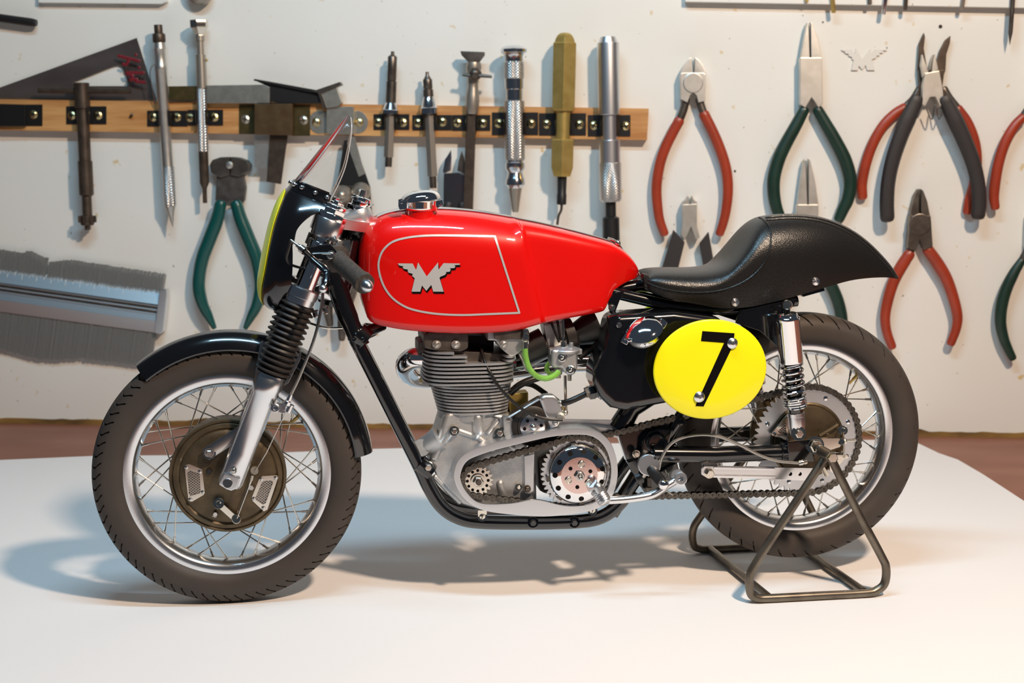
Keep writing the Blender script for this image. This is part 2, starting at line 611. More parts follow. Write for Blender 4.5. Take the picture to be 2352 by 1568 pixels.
def mir(px, cx): return [(2 * cx - q[0], *q[1:]) for q in px]

# ---------------------------------------------------------------- tool rail with its clips
rail = wthing('tool_rail', 'pine strip screwed across the wall holding small tools in black clips', 'tool rail', 700, 300)
MB().ppx([(-120, 226), (1490, 249), (1486, 322), (-120, 297)], 0, 38, WF).build('batten', M['wood'], rail, bevel=1.5)
WOFF = 26.0
def clip(x0, y0, x1, y1, m, screws, cx=None, r=14, sm='screw_brass'):
    mb = MB().ppx([(x0, y0), (x1, y0), (x1, y1), (x0, y1)], 12, 15.5, WF)
    if cx:
        c = wp(cx, (y0 + y1) / 2, 15 + r * WS)
        hh = (y1 - y0) / 2 * WS * .96
        for s in (-1, 1):
            inn, out = [], []
            for k in range(9):
                a = math.radians(-90 + s * (20 + 110 * k / 8))
                ca, sa = math.cos(a), -math.sin(a)
                inn.append((c.x + ca * r * WS * 1.03, c.y + sa * r * WS * 1.03))
                out.append((c.x + ca * (r * WS * 1.03 + 3.5), c.y + sa * (r * WS * 1.03 + 3.5)))
            lp = inn + out[::-1]
            mb.loft([[(x, y, c.z - hh) for x, y in lp], [(x, y, c.z + hh) for x, y in lp]])
    o = mb.build('clip', m, rail, bevel=.8)
    for sx, sy in screws:
        q = wp(sx, sy, 15.5)
        MB().screw(q, 10.5 * WS, .3, 'cross', random.Random(int(sx)).uniform(0, 1.5)).build('screw', M[sm], o)
B, OL = M['clip'], M['clip_olive']
clip(-10, 240, 97, 289, B, [(76, 263)], None)
MB().ppx([(-10, 238), (58, 240), (58, 290), (-10, 290)], 15, 30, WF).build('clip', B, rail, bevel=3)
clip(152, 244, 244, 285, B, [(165, 265), (225, 265)], 192, 13)
clip(338, 254, 430, 290, B, [(351, 269), (406, 269)], 379, 12.5)
clip(431, 252, 512, 288, B, [(436, 270), (492, 269)], 463, 12)
clip(549, 240, 592, 308, OL, [(564, 274)], None, sm='zinc')
clip(668, 242, 712, 312, OL, [(697, 276)], None, sm='zinc')
for lx, br in ((742, 0), (822, 1)):
    mb = MB()
    q = wp(lx - 2 if not br else lx + 2, 281, 0)
    mb.lathe((q.x, -12 - WOFF, q.z), (q.x, -14 - WOFF, q.z), [(0, 26 * WS), (1, 26 * WS)], 28)
    if not br: mb.ppx([(750, 244), (812, 245), (812, 309), (750, 308)], 12, 34, WF)
    oo = mb.build('clip', M['zinc'], rail, bevel=1.5)
    MB().screw((q.x + (8 if br else -12), -14 - WOFF, q.z), 10.5 * WS, .3, 'cross', .3).build('screw', M['screw_brass'], oo)
clip(858, 262, 940, 298, B, [(869, 281), (925, 281)], 897, 12)
clip(947, 264, 1037, 299, B, [(960, 282), (1016, 280)], 988, 13)
clip(1038, 264, 1126, 300, B, [(1051, 282), (1109, 283)], 1084, 12)
clip(1130, 258, 1236, 310, B, [(1145, 283), (1220, 284)], 1182, 22)
clip(1238, 260, 1346, 311, B, [(1256, 285), (1331, 286)], 1294, 16)
clip(1350, 264, 1448, 313, B, [(1364, 288), (1437, 289)], 1400, 18)
MB().lathe(wp(300, 268, 10), wp(304, 262, 30), [(0, 5), (.9, 5), (1, 4)], 10).build('nail', M['tool_brown'], rail)

# ---------------------------------------------------------------- tools on the rail
t = wthing('set_square', 'dull steel set square marked M.Y. in red, standing on the pine strip', 'set square', 200, 226)
outer = [(308, 86), (353, 228), (-78, 226)]
inner = [(161, 190), (166, 186), (255, 151), (266, 149), (275, 153), (279, 162), (290, 192), (285, 197), (165, 197)]
c = (235, 180)
angs = sorted(set([2 * math.pi * i / 90 for i in range(90)] + [math.atan2(q[1] - c[1], q[0] - c[0]) % (2 * math.pi) for q in outer + inner]))
def topl(L, d): return [(lambda q: (q.x, q.z))(wp(x, y, d)) for x, y in L]
MB().ring2(topl(star(outer, c, angs), 8), topl(star(inner, c, angs), 8), -5, -9).build('plate', mat('dull_steel_sheet', (.33, .27, .24), .9, .38, var=(.22, .17, .15), vscale=120, stretch=(.4, 1, 1.4)), t)
def stroke(root, pts, r, d):
    wtube(root, 'lettering', M['marker'], pts, r, d, n=8, smooth=5, flat=.25)
for s in ([(272, 128), (296, 134), (320, 140)], [(297, 135), (290, 148), (282, 147)], [(311, 125), (312, 126), (313, 127)], [(319, 154), (320, 155), (321, 155)],
          [(290, 167), (310, 167), (330, 167)], [(292, 170), (304, 173), (302, 181)], [(298, 183), (315, 182), (312, 187), (334, 189)]):
    stroke(t, s, 3.6, 9)

t = wthing('tap_wrench', 'browned steel T-handle tool with toothed end hanging from the pine strip', 'tap wrench', 201, 528)
rod(t, 'shaft', M['tool_brown'], (187, 190), (201, 496), [(190, 16), (191, 17.5), (248, 17.5), (249, 14), (368, 14), (369, 16.5), (446, 16.5), (451, 11), (496, 11)], 33)
MB().tube([wp(88, 207, 33), wp(300, 209, 33)], 6.2 * WS, 12).build('cross_bar', M['tool_brown'], t)
mb = MB().lathe(wp(200, 494, 33), wp(201, 528, 33), [(0, 12 * WS), (.05, 18 * WS), (.4, 18 * WS), (.68, 14 * WS), (.7, 6 * WS), (1, 6 * WS)], 20)
cc = wp(200.5, 503, 33)
for k in range(8):
    a = 2 * math.pi * k / 8
    mb.box(cc + Vector((math.cos(a) * 27, math.sin(a) * 27, 0)), (9, 9, 22), Matrix.Rotation(a, 3, 'Z'))
mb.build('cutter_head', M['tool_brown'], t, bevel=.8)

t = wthing('scriber', 'silver pocket scriber with knurled barrel and wire clip', 'scriber', 397, 522)
rod(t, 'cap', M['tool_brown'], (363, 57), (366, 98), [(57, 9), (58, 9.5), (76, 9.5), (77, 13), (80, 14.5), (94, 14.5), (98, 13)], 32)
rod(t, 'barrel', M['tool_steel'], (366, 98), (391, 470), [(98, 12.5), (112, 13.5), (114, 12), (147, 12.5), (150, 13.5), (160, 13.5), (161, 12.8), (383, 12.8)], 32)
rod(t, 'grip', M['knurl'], (386, 383), (391, 474), [(383, 13.6), (384, 14), (470, 14), (474, 13)], 32)
rod(t, 'point', M['tool_steel'], (391, 474), (397, 522), [(474, 12), (494, 6.5), (496, 5.5), (503, 5), (522, .6)], 32)
MB().tube(catmull([wp(356, 147, 45), wp(347, 156, 46), (wp(345, 175, 44)), wp(352, 215, 36), wp(357, 240, 30)], 6), 1.8, 8).build('pocket_clip', M['steel'], t)

t = wthing('telescopic_holder', 'slim telescopic steel pin holder with flared hexagonal top', 'pin holder', 470, 465)
rod(t, 'flared_top', M['nickel'], (457, 46), (459, 82), [(46, 20), (47, 20.5), (62, 20.5), (64, 19), (80, 8.5), (82, 9)], 31, n=6)
rod(t, 'barrel', M['pewter'], (459, 82), (464, 205), [(82, 10.5), (94, 10.5), (95, 8.5), (125, 8.5), (126, 11.5), (203, 12)], 31)
rod(t, 'grip', M['knurl'], (463, 204), (467, 348), [(204, 12.5), (346, 12.5), (348, 12)], 31)
rod(t, 'nose', M['tool_brown'], (467, 348), (471, 466), [(348, 11), (420, 10.5), (430, 6), (435, 5), (466, 5)], 31)
MB().sphere(wp(475, 138, 38), 5, 10).build('release_pin', M['brass'], t)

t = wthing('try_square', 'small bright steel try square with stock lying above the brown block', 'try square', 600, 386)
wprism(t, 'stock', M['zinc'], [(474, 196), (606, 194), (619, 200), (619, 237), (474, 237)], 12, 42, 2)
wprism(t, 'blade', M['tool_steel'], [(585, 237), (617, 237), (617, 386), (584, 384)], 18, 25, .8)
t = wthing('olive_bar', 'short dull olive metal bar between the scriber and the pin holder', 'metal bar', 415, 230)
wprism(t, 'bar', M['clip_olive'], [(386, 198), (476, 197), (476, 229), (388, 230)], 12, 30, 2)
t = wthing('vee_block', 'brown square steel block held between two olive clips', 'steel block', 626, 312)
wprism(t, 'block', mat('bronze_block', (.20, .125, .062), .8, .42, var=(.15, .09, .045), vscale=30), [(584, 239), (671, 238), (671, 311), (584, 309)], 26, 58, 2.5)
t = wthing('gauge_blade', 'dark brown steel blade hanging below the brown block', 'blade', 632, 422)
wprism(t, 'blade', M['tool_brown'], [(620, 308), (661, 306), (645, 423), (612, 417)], 27, 34, .8)
t = wthing('bevel_protractor', 'blackened angle gauge with a pale square head leaning on the pine strip', 'angle gauge', 690, 240)
wprism(t, 'beam', M['satin'], [(583, 184), (590, 183), (735, 208), (735, 236), (640, 238), (618, 228), (618, 200), (606, 194)], 12, 36, 1.5)
wprism(t, 'flange', M['satin'], [(582, 185), (584, 181), (728, 207), (726, 214)], 12, 46, 1)
wprism(t, 'head', M['zinc'], [(735, 214), (772, 200), (785, 236), (776, 244), (748, 248)], 12, 44, 1.5)
wprism(t, 'head_flange', M['tool_dark'], [(716, 210), (780, 188), (784, 195), (738, 214), (750, 247), (742, 249), (730, 213)], 12, 50, 1)

t = wthing('tin_snips', 'dark tin snips with two domed rivets behind the windscreen', 'tin snips', 800, 520)
wprism(t, 'jaw', M['satin'], [(790, 322), (812, 322), (850, 430), (852, 450), (770, 440), (778, 400)], 12, 22, 2)
wprism(t, 'jaw', M['zinc'], [(800, 312), (815, 316), (838, 399), (824, 406), (797, 330)], 22, 26, .6)
wprism(t, 'pivot_plate', M['tool_dark'], [(768, 425), (850, 428), (856, 520), (840, 540), (770, 535), (762, 450)], 20, 28, 3)
for cx_, cy_ in ((786, 448), (829, 441)):
    q = wp(cx_, cy_, 28)
    MB().lathe(q, q + Vector((0, -26, 0)), [(0, 23 * WS), (.25, 22 * WS), (.6, 16 * WS), (.62, 11 * WS), (.85, 8 * WS), (1, 2 * WS)], 26).build('rivet', M['pewter'], t)
wtube(t, 'handle', M['tool_dark'], [(785, 535), (765, 620), (752, 690), (758, 745)], (14, 14, 14, 8), 24)
wtube(t, 'handle', M['tool_dark'], [(830, 535), (815, 640), (790, 720), (785, 778)], (14, 14, 14, 8), 24)

t = wthing('side_cutter', 'small polished side cutters half hidden behind the clamp bar', 'cutters', 1045, 480)
wprism(t, 'jaw', M['tool_chrome'], [(1036, 344), (1037, 362), (1035, 392), (1019, 400), (1017, 392), (1022, 366)], 12, 24, 2)
wprism(t, 'jaw', M['tool_dark'], [(1060, 346), (1066, 362), (1070, 400), (1050, 392), (1053, 370)], 12, 22, 2)
wprism(t, 'body', mat('blued_steel', (.16, .17, .19), 1, .3), [(1019, 398), (1052, 396), (1070, 404), (1072, 470), (1050, 492), (1018, 470)], 10, 24, 2.5)
wtube(t, 'handle', M['plier_black'], [(1030, 470), (1015, 520), (1005, 600)], 12, 17)
wtube(t, 'handle', M['plier_black'], [(1062, 470), (1078, 520), (1090, 600)], 12, 17)

def thread_gauge(x0, y0, x1, y1, label, P):
    t = wthing('centre_punch', label, 'punch', x1, y1, 'two small steel punches on the pine strip')
    d = 31
    def at(y): return (x0 + (x1 - x0) * (y - y0) / (y1 - y0), y)
    a, b, c_, e, f, g = P
    rod(t, 'tip', M['tool_dark'], at(y0), at(a), [(y0, 3.8), (y0 + 8, 4.2), (a - 2, 8), (a, 9)], d)
    rod(t, 'sleeve', M['tool_dark'], at(a), at(b), [(a, 10), (a + 1, 10.5), ((a + b) / 2, 10.5), ((a + b) / 2 + 2, 9), ((a + b) / 2 + 4, 11.5), (b, 11.8)], d)
    rod(t, 'collar', M['tool_chrome'], at(b), at(c_), [(b, 11.5), (b + (c_ - b) * .6, 18), (b + (c_ - b) * .65, 20.5), (c_ - 1, 20.5), (c_, 17)], d)
    rod(t, 'shank', M['pewter'], at(c_), at(e), [(c_, 11.8), (e - 2, 12), (e, 11)], d, n=6, bevel=.5)
    rod(t, 'stub', M['tool_dark'], at(e), at(f), [(e, 8.3), (f, 8)], d)
thread_gauge(902, 118, 892, 383, 'shorter steel punch, nearest the windscreen, with a conical collar', (130, 236, 262, 361, 383, 0))
thread_gauge(981, 165, 995, 432, 'longer steel punch with brassy collar beside the wing-nut clamp', (182, 222, 262, 405, 432, 0))

t = wthing('hand_clamp', 'bronzed hand clamp with wing nut and long square bar', 'clamp', 1073, 480)
wprism(t, 'jaw', M['tool_dark'], [(1057, 117), (1113, 119), (1112, 127), (1100, 143), (1076, 143), (1060, 127)], 16, 42, 2)
q0, q1 = wp(1088, 143, 30), wp(1084, 262, 30)
MB().lathe(q0, q1, [(0, 16 * WS), (.1, 18 * WS), (.25, 14 * WS), (.42, 12 * WS), (.5, 12.5 * WS), (.62, 15 * WS), (.75, 16 * WS), (.95, 15 * WS), (1, 13 * WS)], 22).build('body', M['pewter'], t)
mb = MB().tube([wp(1062, 171, 62), wp(1085, 174, 62), wp(1108, 174, 62), wp(1130, 176, 62)], [5 * WS, 6 * WS, 6 * WS, 5 * WS], 10, flat=.7)
mb.sphere(wp(1091, 170, 55), 15 * WS, 14)
mb.lathe(wp(1093, 172, 60), wp(1093, 172, 82), [(0, 7 * WS), (1, 6 * WS)], 14)
mb.build('wing_nut', M['tool_dark'], t)
MB().bar(wp(1083, 255, 30), wp(1074, 520, 30), 22 * WS, 20).build('bar', M['tool_brown'], t, bevel=3)

t = wthing('pin_vice', 'chromed pin vice with domed cap and long knurled barrel', 'pin vice', 1184, 486)
def at(y): return (1180 + (y - 105) * 4 / 380, y)
rod(t, 'cap', M['tool_chrome'], at(103), at(142), [(103, 2), (104, 14), (108, 25), (113, 29.5), (120, 29.5), (125, 23), (130, 20.5), (142, 20.5)], 50)
rod(t, 'grip', M['knurl'], at(141), at(181), [(141, 21), (143, 22.5), (179, 22.5), (181, 21)], 50)
rod(t, 'sleeve', M['tool_chrome'], at(180), at(231), [(180, 21), (204, 21), (206, 19), (231, 19)], 50)
rod(t, 'grip', M['knurl'], at(230), at(368), [(230, 21), (232, 22.8), (364, 22.8), (368, 21)], 50)
rod(t, 'chuck', M['tool_chrome'], at(366), at(432), [(366, 20), (370, 20), (371, 18), (374, 21.5), (378, 22), (386, 22), (396, 16.5), (408, 19.5), (412, 21.5), (424, 22), (430, 17), (432, 16)], 50)
rod(t, 'jaw', M['pewter'], at(431), at(487), [(431, 15.5), (434, 15), (480, 8), (487, 6.5)], 50)

t = wthing('brass_handle', 'hexagonal brass tool handle with black shank and bent wire tip', 'tool handle', 1290, 505)
def at(y): return (1298 - (y - 75) * 7 / 330, y)
rod(t, 'handle', M['brass'], at(75), at(255), [(75, 6), (77, 13), (82, 19), (90, 23.5), (97, 25.5), (100, 29), (250, 28.5), (255, 24)], 46, n=6, ph=.0, bevel=1)
rod(t, 'waist', M['brass'], at(254), at(320), [(254, 16.5), (320, 16)], 46)
rod(t, 'ferrule', M['brass'], at(319), at(405), [(319, 25), (322, 28), (385, 27.5), (405, 21)], 46, n=6, bevel=1)
rod(t, 'shank', M['satin'], at(404), at(470), [(404, 11), (444, 10), (446, 11), (468, 11), (470, 9)], 46)
wtube(t, 'wire_tip', M['tool_dark'], [(1290, 468), (1289, 482), (1283, 496), (1280, 515)], 3, 46)

t = wthing('aluminium_handle', 'smooth aluminium tool handle with knurled collar and black blade', 'tool handle', 1403, 600)
def at(y): return (1396.5 + (y - 85) * 6 / 377, y)
rod(t, 'handle', M['alu_satin'], at(84), at(264), [(84, 15.5), (85, 17), (97, 21), (98, 24), (102, 24.5), (262, 24.5), (264, 22)], 45)
rod(t, 'waist', M['alu_satin'], at(263), at(322), [(263, 18.5), (322, 18.5)], 45)
rod(t, 'ferrule', M['alu_satin'], at(321), at(374), [(321, 21), (323, 24), (374, 24)], 45)
rod(t, 'collar', M['knurl'], at(373), at(463), [(373, 24), (375, 25.3), (458, 25), (463, 22)], 45)
rod(t, 'shank', M['satin'], at(462), at(610), [(462, 12), (496, 12), (500, 19), (610, 20)], 45)

# ---------------------------------------------------------------- pliers and cutters
WOFF = 0.0
def pliers(name, label, cat, base, m_grip, jaws, bodies, handles, necks=(), pivot=None, rg=11, d=36, mj='tool_steel', group=None, flat=.85):
    t = wthing(name, label, cat, *base, group)
    for j in jaws: wprism(t, 'jaw', M[mj], j, 8, 8 + d * 1.1, 2.5)
    for j in bodies: wprism(t, 'joint', M[mj], j, 6, 8 + d * 1.3, 2.5)
    for nk in necks: wtube(t, 'neck', M['tool_dark'], nk, 9, d, n=10, smooth=3, flat=.8)
    for hnd in handles: wtube(t, 'handle', m_grip, hnd, rg, d, n=14, smooth=7, flat=flat)
    if pivot:
        q = wp(pivot[0], pivot[1], 8 + d * 1.3)
        MB().lathe(q, q + Vector((0, -3, 0)), [(0, pivot[2] * WS), (.7, pivot[2] * WS), (1, pivot[2] * WS * .93)], 26).build('pivot', M[mj], t, ang=12)
    return t
pliers('diagonal_cutters', 'red-handled diagonal cutters hanging just beyond the end of the pine strip', 'cutters', (1590, 536), M['plier_red'],
       [[(1588, 131), (1592, 168), (1563, 172), (1563, 165), (1570, 150), (1580, 136)], [(1596, 131), (1606, 138), (1616, 152), (1621, 168), (1621, 172), (1594, 168)]],
       [[(1562, 170), (1568, 167), (1616, 167), (1621, 171), (1620, 232), (1604, 236), (1600, 220), (1592, 212), (1586, 218), (1579, 236), (1563, 228)]],
       [[(1560, 277), (1545, 305), (1528, 340), (1515, 380), (1508, 430), (1511, 480), (1516, 508), (1526, 536)],
        [(1617, 262), (1636, 300), (1655, 345), (1668, 390), (1672, 435), (1668, 480), (1661, 512), (1653, 536)]],
       [[(1576, 228), (1570, 252), (1560, 278)], [(1606, 228), (1612, 248), (1618, 264)]], (1592, 190, 22), (12, 12, 12, 11, 10))
t = pliers('micro_cutters', 'tiny flush cutters with black flared grips above the saddle nose', 'cutters', (1582, 612), M['plier_black'],
       [[(1580, 449), (1583, 452), (1582, 470), (1567, 472), (1569, 462), (1576, 458)], [(1590, 449), (1588, 454), (1586, 470), (1601, 470), (1601, 462), (1595, 458)]],
       [[(1567, 470), (1601, 468), (1601, 520), (1608, 545), (1598, 550), (1587, 520), (1573, 552), (1564, 540), (1568, 515)]], [], [], None)
for g in ([(1547, 528), (1573, 556), (1556, 625), (1518, 625)], [(1628, 533), (1607, 560), (1618, 625), (1644, 625)]): wprism(t, 'handle', M['plier_black'], g, 20, 52, 4)
pliers('needle_pliers', 'long-nosed pliers with dark green grips and a straight bright jaw', 'pliers', (1862, 510), M['plier_green'],
       [[(1857, 50), (1860, 132), (1839, 134), (1846, 92), (1854, 52)], [(1862, 50), (1866, 54), (1880, 96), (1887, 133), (1863, 132)]],
       [[(1838, 132), (1888, 132), (1890, 238), (1880, 248), (1873, 236), (1864, 224), (1857, 236), (1850, 248), (1838, 240)]],
       [[(1847, 252), (1830, 285), (1808, 325), (1790, 362), (1778, 405), (1777, 440), (1783, 475), (1797, 512)],
        [(1878, 252), (1897, 285), (1920, 325), (1942, 370), (1953, 415), (1948, 455), (1937, 480), (1927, 503)]],
       [], None, (12, 14, 15, 15, 14, 12))
pliers('snipe_pliers', 'small snipe-nosed pliers with green grips partly hidden by the seat hump', 'pliers', (1862, 820), M['plier_green'],
       [[(1850, 365), (1855, 470), (1832, 472), (1838, 425), (1846, 368)], [(1857, 364), (1861, 367), (1873, 420), (1880, 470), (1857, 470)]],
       [[(1831, 470), (1880, 470), (1880, 580), (1868, 592), (1856, 570), (1843, 592), (1831, 580)]],
       [[(1845, 588), (1820, 640), (1796, 700), (1790, 750), (1803, 822)], [(1870, 588), (1898, 634), (1924, 690), (1934, 745), (1926, 790), (1917, 822)]], [], None, (12, 14, 14, 13, 11))
pliers('bent_pliers', 'red-handled bent-nose pliers hanging open behind the charcoal pliers', 'pliers', (2150, 488), M['plier_red'],
       [[(2123, 75), (2125, 84), (2122, 110), (2130, 160), (2142, 200), (2120, 190), (2108, 160), (2112, 100)], [(2184, 82), (2182, 100), (2174, 125), (2172, 162), (2160, 195), (2140, 195), (2150, 150), (2160, 115), (2172, 92)]],
       [[(2110, 160), (2170, 160), (2165, 200), (2180, 225), (2150, 230), (2130, 215), (2100, 232), (2112, 195)]],
       [[(2078, 247), (2055, 262), (2028, 290), (2005, 330), (1989, 375), (1980, 420), (1981, 452)], [(2200, 250), (2222, 282), (2238, 325), (2243, 370), (2238, 420), (2228, 455), (2222, 486)]],
       [[(2112, 205), (2098, 228), (2078, 247)], [(2168, 205), (2180, 225), (2200, 250)]], None, (11, 12, 12, 12, 11), d=18, mj='tool_brown')
t = pliers('flat_pliers', 'charcoal-handled pliers hanging in front of the open red pair', 'pliers', (2142, 505), M['plier_black'],
       [[(2119, 124), (2133, 165), (2120, 178), (2116, 150)], [(2148, 124), (2156, 160), (2140, 166), (2143, 140)]],
       [[(2125, 168), (2158, 162), (2166, 205), (2168, 232), (2160, 246), (2148, 222), (2136, 224), (2126, 244), (2118, 240), (2120, 200)]],
       [], [], None, d=46)
for hnd in ([(2106, 228), (2088, 268), (2068, 315), (2050, 370), (2040, 420), (2037, 465), (2038, 500)], [(2170, 228), (2190, 268), (2212, 315), (2234, 370), (2246, 420), (2249, 465), (2247, 494)]):
    wtube(t, 'handle', M['plier_black'], hnd, (15, 18, 17, 16, 16, 16), 62, n=8, smooth=7, flat=.8)
MB().tube(catmull([wp(2128, 250, 55), wp(2140, 275, 55), wp(2148, 240, 55), wp(2156, 275, 55), wp(2166, 250, 55)], 5), 2.2, 8).build('spring', M['steel'], t)
hl = [(2350, 268), (2330, 290), (2310, 325), (2296, 365), (2287, 410), (2283, 450), (2286, 476)]
pliers('gripping_pliers', 'red-handled pliers cut off by the picture edge, level with the charcoal pair', 'pliers', (2395, 478), M['plier_red'],
       [[(2392, 80), (2394, 170), (2370, 172), (2378, 120)], [(2398, 80), (2412, 120), (2420, 172), (2396, 170)]], [[(2370, 170), (2420, 170), (2420, 240), (2395, 222), (2370, 240)]],
       [hl, mir(hl, 2395)], [[(2375, 230), (2350, 268)], [(2415, 230), (2440, 268)]], None, (10, 12, 12, 12, 10))
pliers('lineman_pliers', 'short red-handled cutters hanging below the charcoal pliers, behind the seat tail', 'cutters', (2115, 797), M['plier_red'],
       [[(2111, 434), (2112, 500), (2092, 505), (2093, 484), (2102, 448)], [(2116, 434), (2121, 438), (2130, 462), (2137, 498), (2115, 500)]],
       [[(2091, 495), (2138, 495), (2141, 540), (2143, 566), (2124, 574), (2113, 550), (2104, 576), (2085, 570), (2088, 535)]],
       [[(2089, 583), (2070, 612), (2051, 650), (2038, 695), (2033, 730), (2037, 762), (2049, 796)], [(2131, 573), (2153, 604), (2174, 640), (2190, 685), (2199, 725), (2196, 755), (2184, 788)]],
       [[(2096, 560), (2089, 584)], [(2128, 556), (2132, 574)]], (2113, 515, 24), (13, 14, 13, 12, 11, 10), mj='tool_dark')
hl = [(2347, 598), (2330, 625), (2312, 662), (2301, 700), (2298, 740), (2305, 775), (2315, 800), (2326, 822)]
pliers('round_pliers', 'green-handled pliers cut off by the picture edge, lowest on the wall', 'pliers', (2385, 822), M['plier_green'],
       [[(2383, 420), (2384, 500), (2365, 505), (2372, 450)], [(2387, 420), (2398, 450), (2405, 505), (2386, 500)]], [[(2362, 500), (2408, 500), (2410, 570), (2385, 552), (2360, 570)]],
       [hl, mir(hl, 2385)], [[(2368, 560), (2347, 600)], [(2402, 560), (2423, 600)]], None, (9, 13, 14, 13, 11, 9))
# end nippers
t = wthing('end_nippers', 'teal-handled end nippers with dark domed jaws above the mudguard', 'nippers', 527, 756)
wprism(t, 'jaw', M['tool_dark'], [(481, 378), (487, 367), (505, 361), (527, 360), (527, 402), (505, 408), (484, 396)], 8, 44, 5)
wprism(t, 'jaw', M['tool_dark'], [(529, 360), (550, 362), (567, 369), (575, 380), (570, 394), (548, 406), (529, 402)], 8, 44, 5)
wprism(t, 'joint', mat('worn_grey_steel', (.17, .155, .145), .8, .45, var=(.11, .09, .08), vscale=30), [(498, 396), (556, 394), (564, 430), (560, 462), (545, 462), (530, 458), (513, 464), (494, 460), (496, 425)], 10, 34, 3)
q = wp(527, 379, 44)
MB().lathe(q, q + Vector((0, -5, 0)), [(0, 9 * WS), (.6, 8 * WS), (1, 4 * WS)], 18).build('rivet', M['tool_steel'], t)
wtube(t, 'handle', M['plier_teal'], [(507, 468), (498, 505), (483, 545), (466, 590), (458, 630), (457, 665), (466, 700), (480, 728), (492, 752)], (14, 16, 16, 15, 15, 12, 6), 46, n=14)
wtube(t, 'handle', M['plier_teal'], [(543, 468), (554, 505), (570, 545), (588, 590), (596, 630), (598, 665), (590, 700), (576, 728), (564, 752)], (14, 16, 16, 15, 15, 12, 6), 46, n=14)

# contour gauge
t = wthing('contour_gauge', 'long silver profile gauge with rows of fine grey pins and ruled scale', 'profile gauge', 200, 840)
rnd = random.Random(7)
def lerp2(a, b, s): return (a[0] + (b[0] - a[0]) * s, a[1] + (b[1] - a[1]) * s)
mb = MB()
nP = 190
for i in range(nP):
    s = i / (nP - 1)
    tpx = lerp2((-180, 545), (381, 629), s)
    if 60 < tpx[0] < 162: tpx = (tpx[0], tpx[1] + 2 + 5 * math.sin(tpx[0] * .07) + (5 if tpx[0] > 112 else -3))
    bpx = lerp2((-205, 790), (346, 840), s)
    jt, jb = rnd.uniform(-1.2, 1.2), rnd.uniform(-1.5, 1.5) + 7 * math.sin(s * 14) * (1 if s < .72 else .2)
    dd = 20 + rnd.uniform(-1.6, 1.6)
    a, b = wp(tpx[0], tpx[1] + jt, dd), wp(bpx[0], bpx[1] + jb, dd)
    mb.bar(a, b, 2.9, 4.5)
mb.build('pins', M['pins'], t, kind='stuff', label='fine grey steel pins')
def gb(px, d0, d1, name, m, bev=1.5, **k): wprism(t, name, m, px, d0, d1, bev, **k)
def slanted(a, b, c, e, dt, db):
    mb = MB()
    q = [wp(*a, dt), wp(*b, dt), wp(*c, db), wp(*e, db)]
    z = Vector((0, 1, 0))
    mb.loft([q, [v + z * (-v.y - 9) for v in q]])
    return mb
slanted((-190, 588), (372, 667), (366, 700), (-195, 622), 16, 42).build('scale', M['extrusion'], t, bevel=.8)
gb([(-195, 622), (366, 701), (362, 722), (-198, 645)], 10, 28, 'groove', M['tool_dark'], 1)
for k in range(3):
    y = 624 + k * 9
    MB().tube([wp(-195, y, 31), wp(364, y + 79 + k * .6, 31)], 3.2, 10).build('rib', M['extrusion'], t)
slanted((-198, 645), (362, 722), (361, 738), (-200, 662), 30, 38).build('bar', M['extrusion'], t, bevel=.8)
slanted((-200, 662), (361, 738), (356, 764), (-205, 688), 38, 26).build('bar', M['extrusion'], t, bevel=.8)
gb([(366, 666), (382, 664), (383, 678), (374, 762), (366, 767), (355, 764), (356, 745)], 8, 44, 'end_cap', M['alu_satin'], 3)
mb = MB()
for i in range(0, 330):
    s = i / 330
    a = lerp2((-180, 591), (368, 668), s)
    L = 17 if i % 20 == 0 else (12 if i % 10 == 0 else (9 if i % 5 == 0 else 6))
    mb.bar(wp(a[0], a[1], 16.8), wp(a[0] - L * .15, a[1] + L, 16.8 + 26 * L / 33), 1.5, .6)
mb.build('scale_marks', M['white_paint'], t, kind='stuff', label='fine white ruled marks')

# ---------------------------------------------------------------- small things higher on the wall
t = wthing('punch_rod', 'short black rod poking in at the upper corner above the set square', 'rod', 40, 60)
rod(t, 'shaft', M['satin'], (-60, 33), (84, 53), [(33, 9.5), (51.5, 9.5), (53, 7.5)], 30, bevel=.5)
t = wthing('knob', 'dark bronze round knob cut off by the top edge', 'knob', 464, 12)
q = wp(464, -18, 10)
MB().lathe(q + Vector((0, 8, 0)), q + Vector((0, -44, 0)), [(0, 18 * WS), (.4, 18 * WS), (.45, 30 * WS), (.75, 31 * WS), (.9, 26 * WS), (1, 12 * WS)], 30).build('head', M['pewter'], t)
t = wthing('shelf_board', 'pale painted board at the top above the set square', 'board', 235, 9)
MB().ppx([(88, -160), (382, -160), (382, 4), (370, 9), (88, 6)], 0, 26, WF).build('board', M['wall'], t, bevel=2)
t = wthing('drill_rack', 'white board along the top holding drills and needles above the pliers', 'rack', 1980, 10)
MB().ppx([(1574, -160), (2460, -160), (2460, 20), (1574, 4)], 0, 34, WF, face=34).build('board', M['wall'], t, bevel=2)
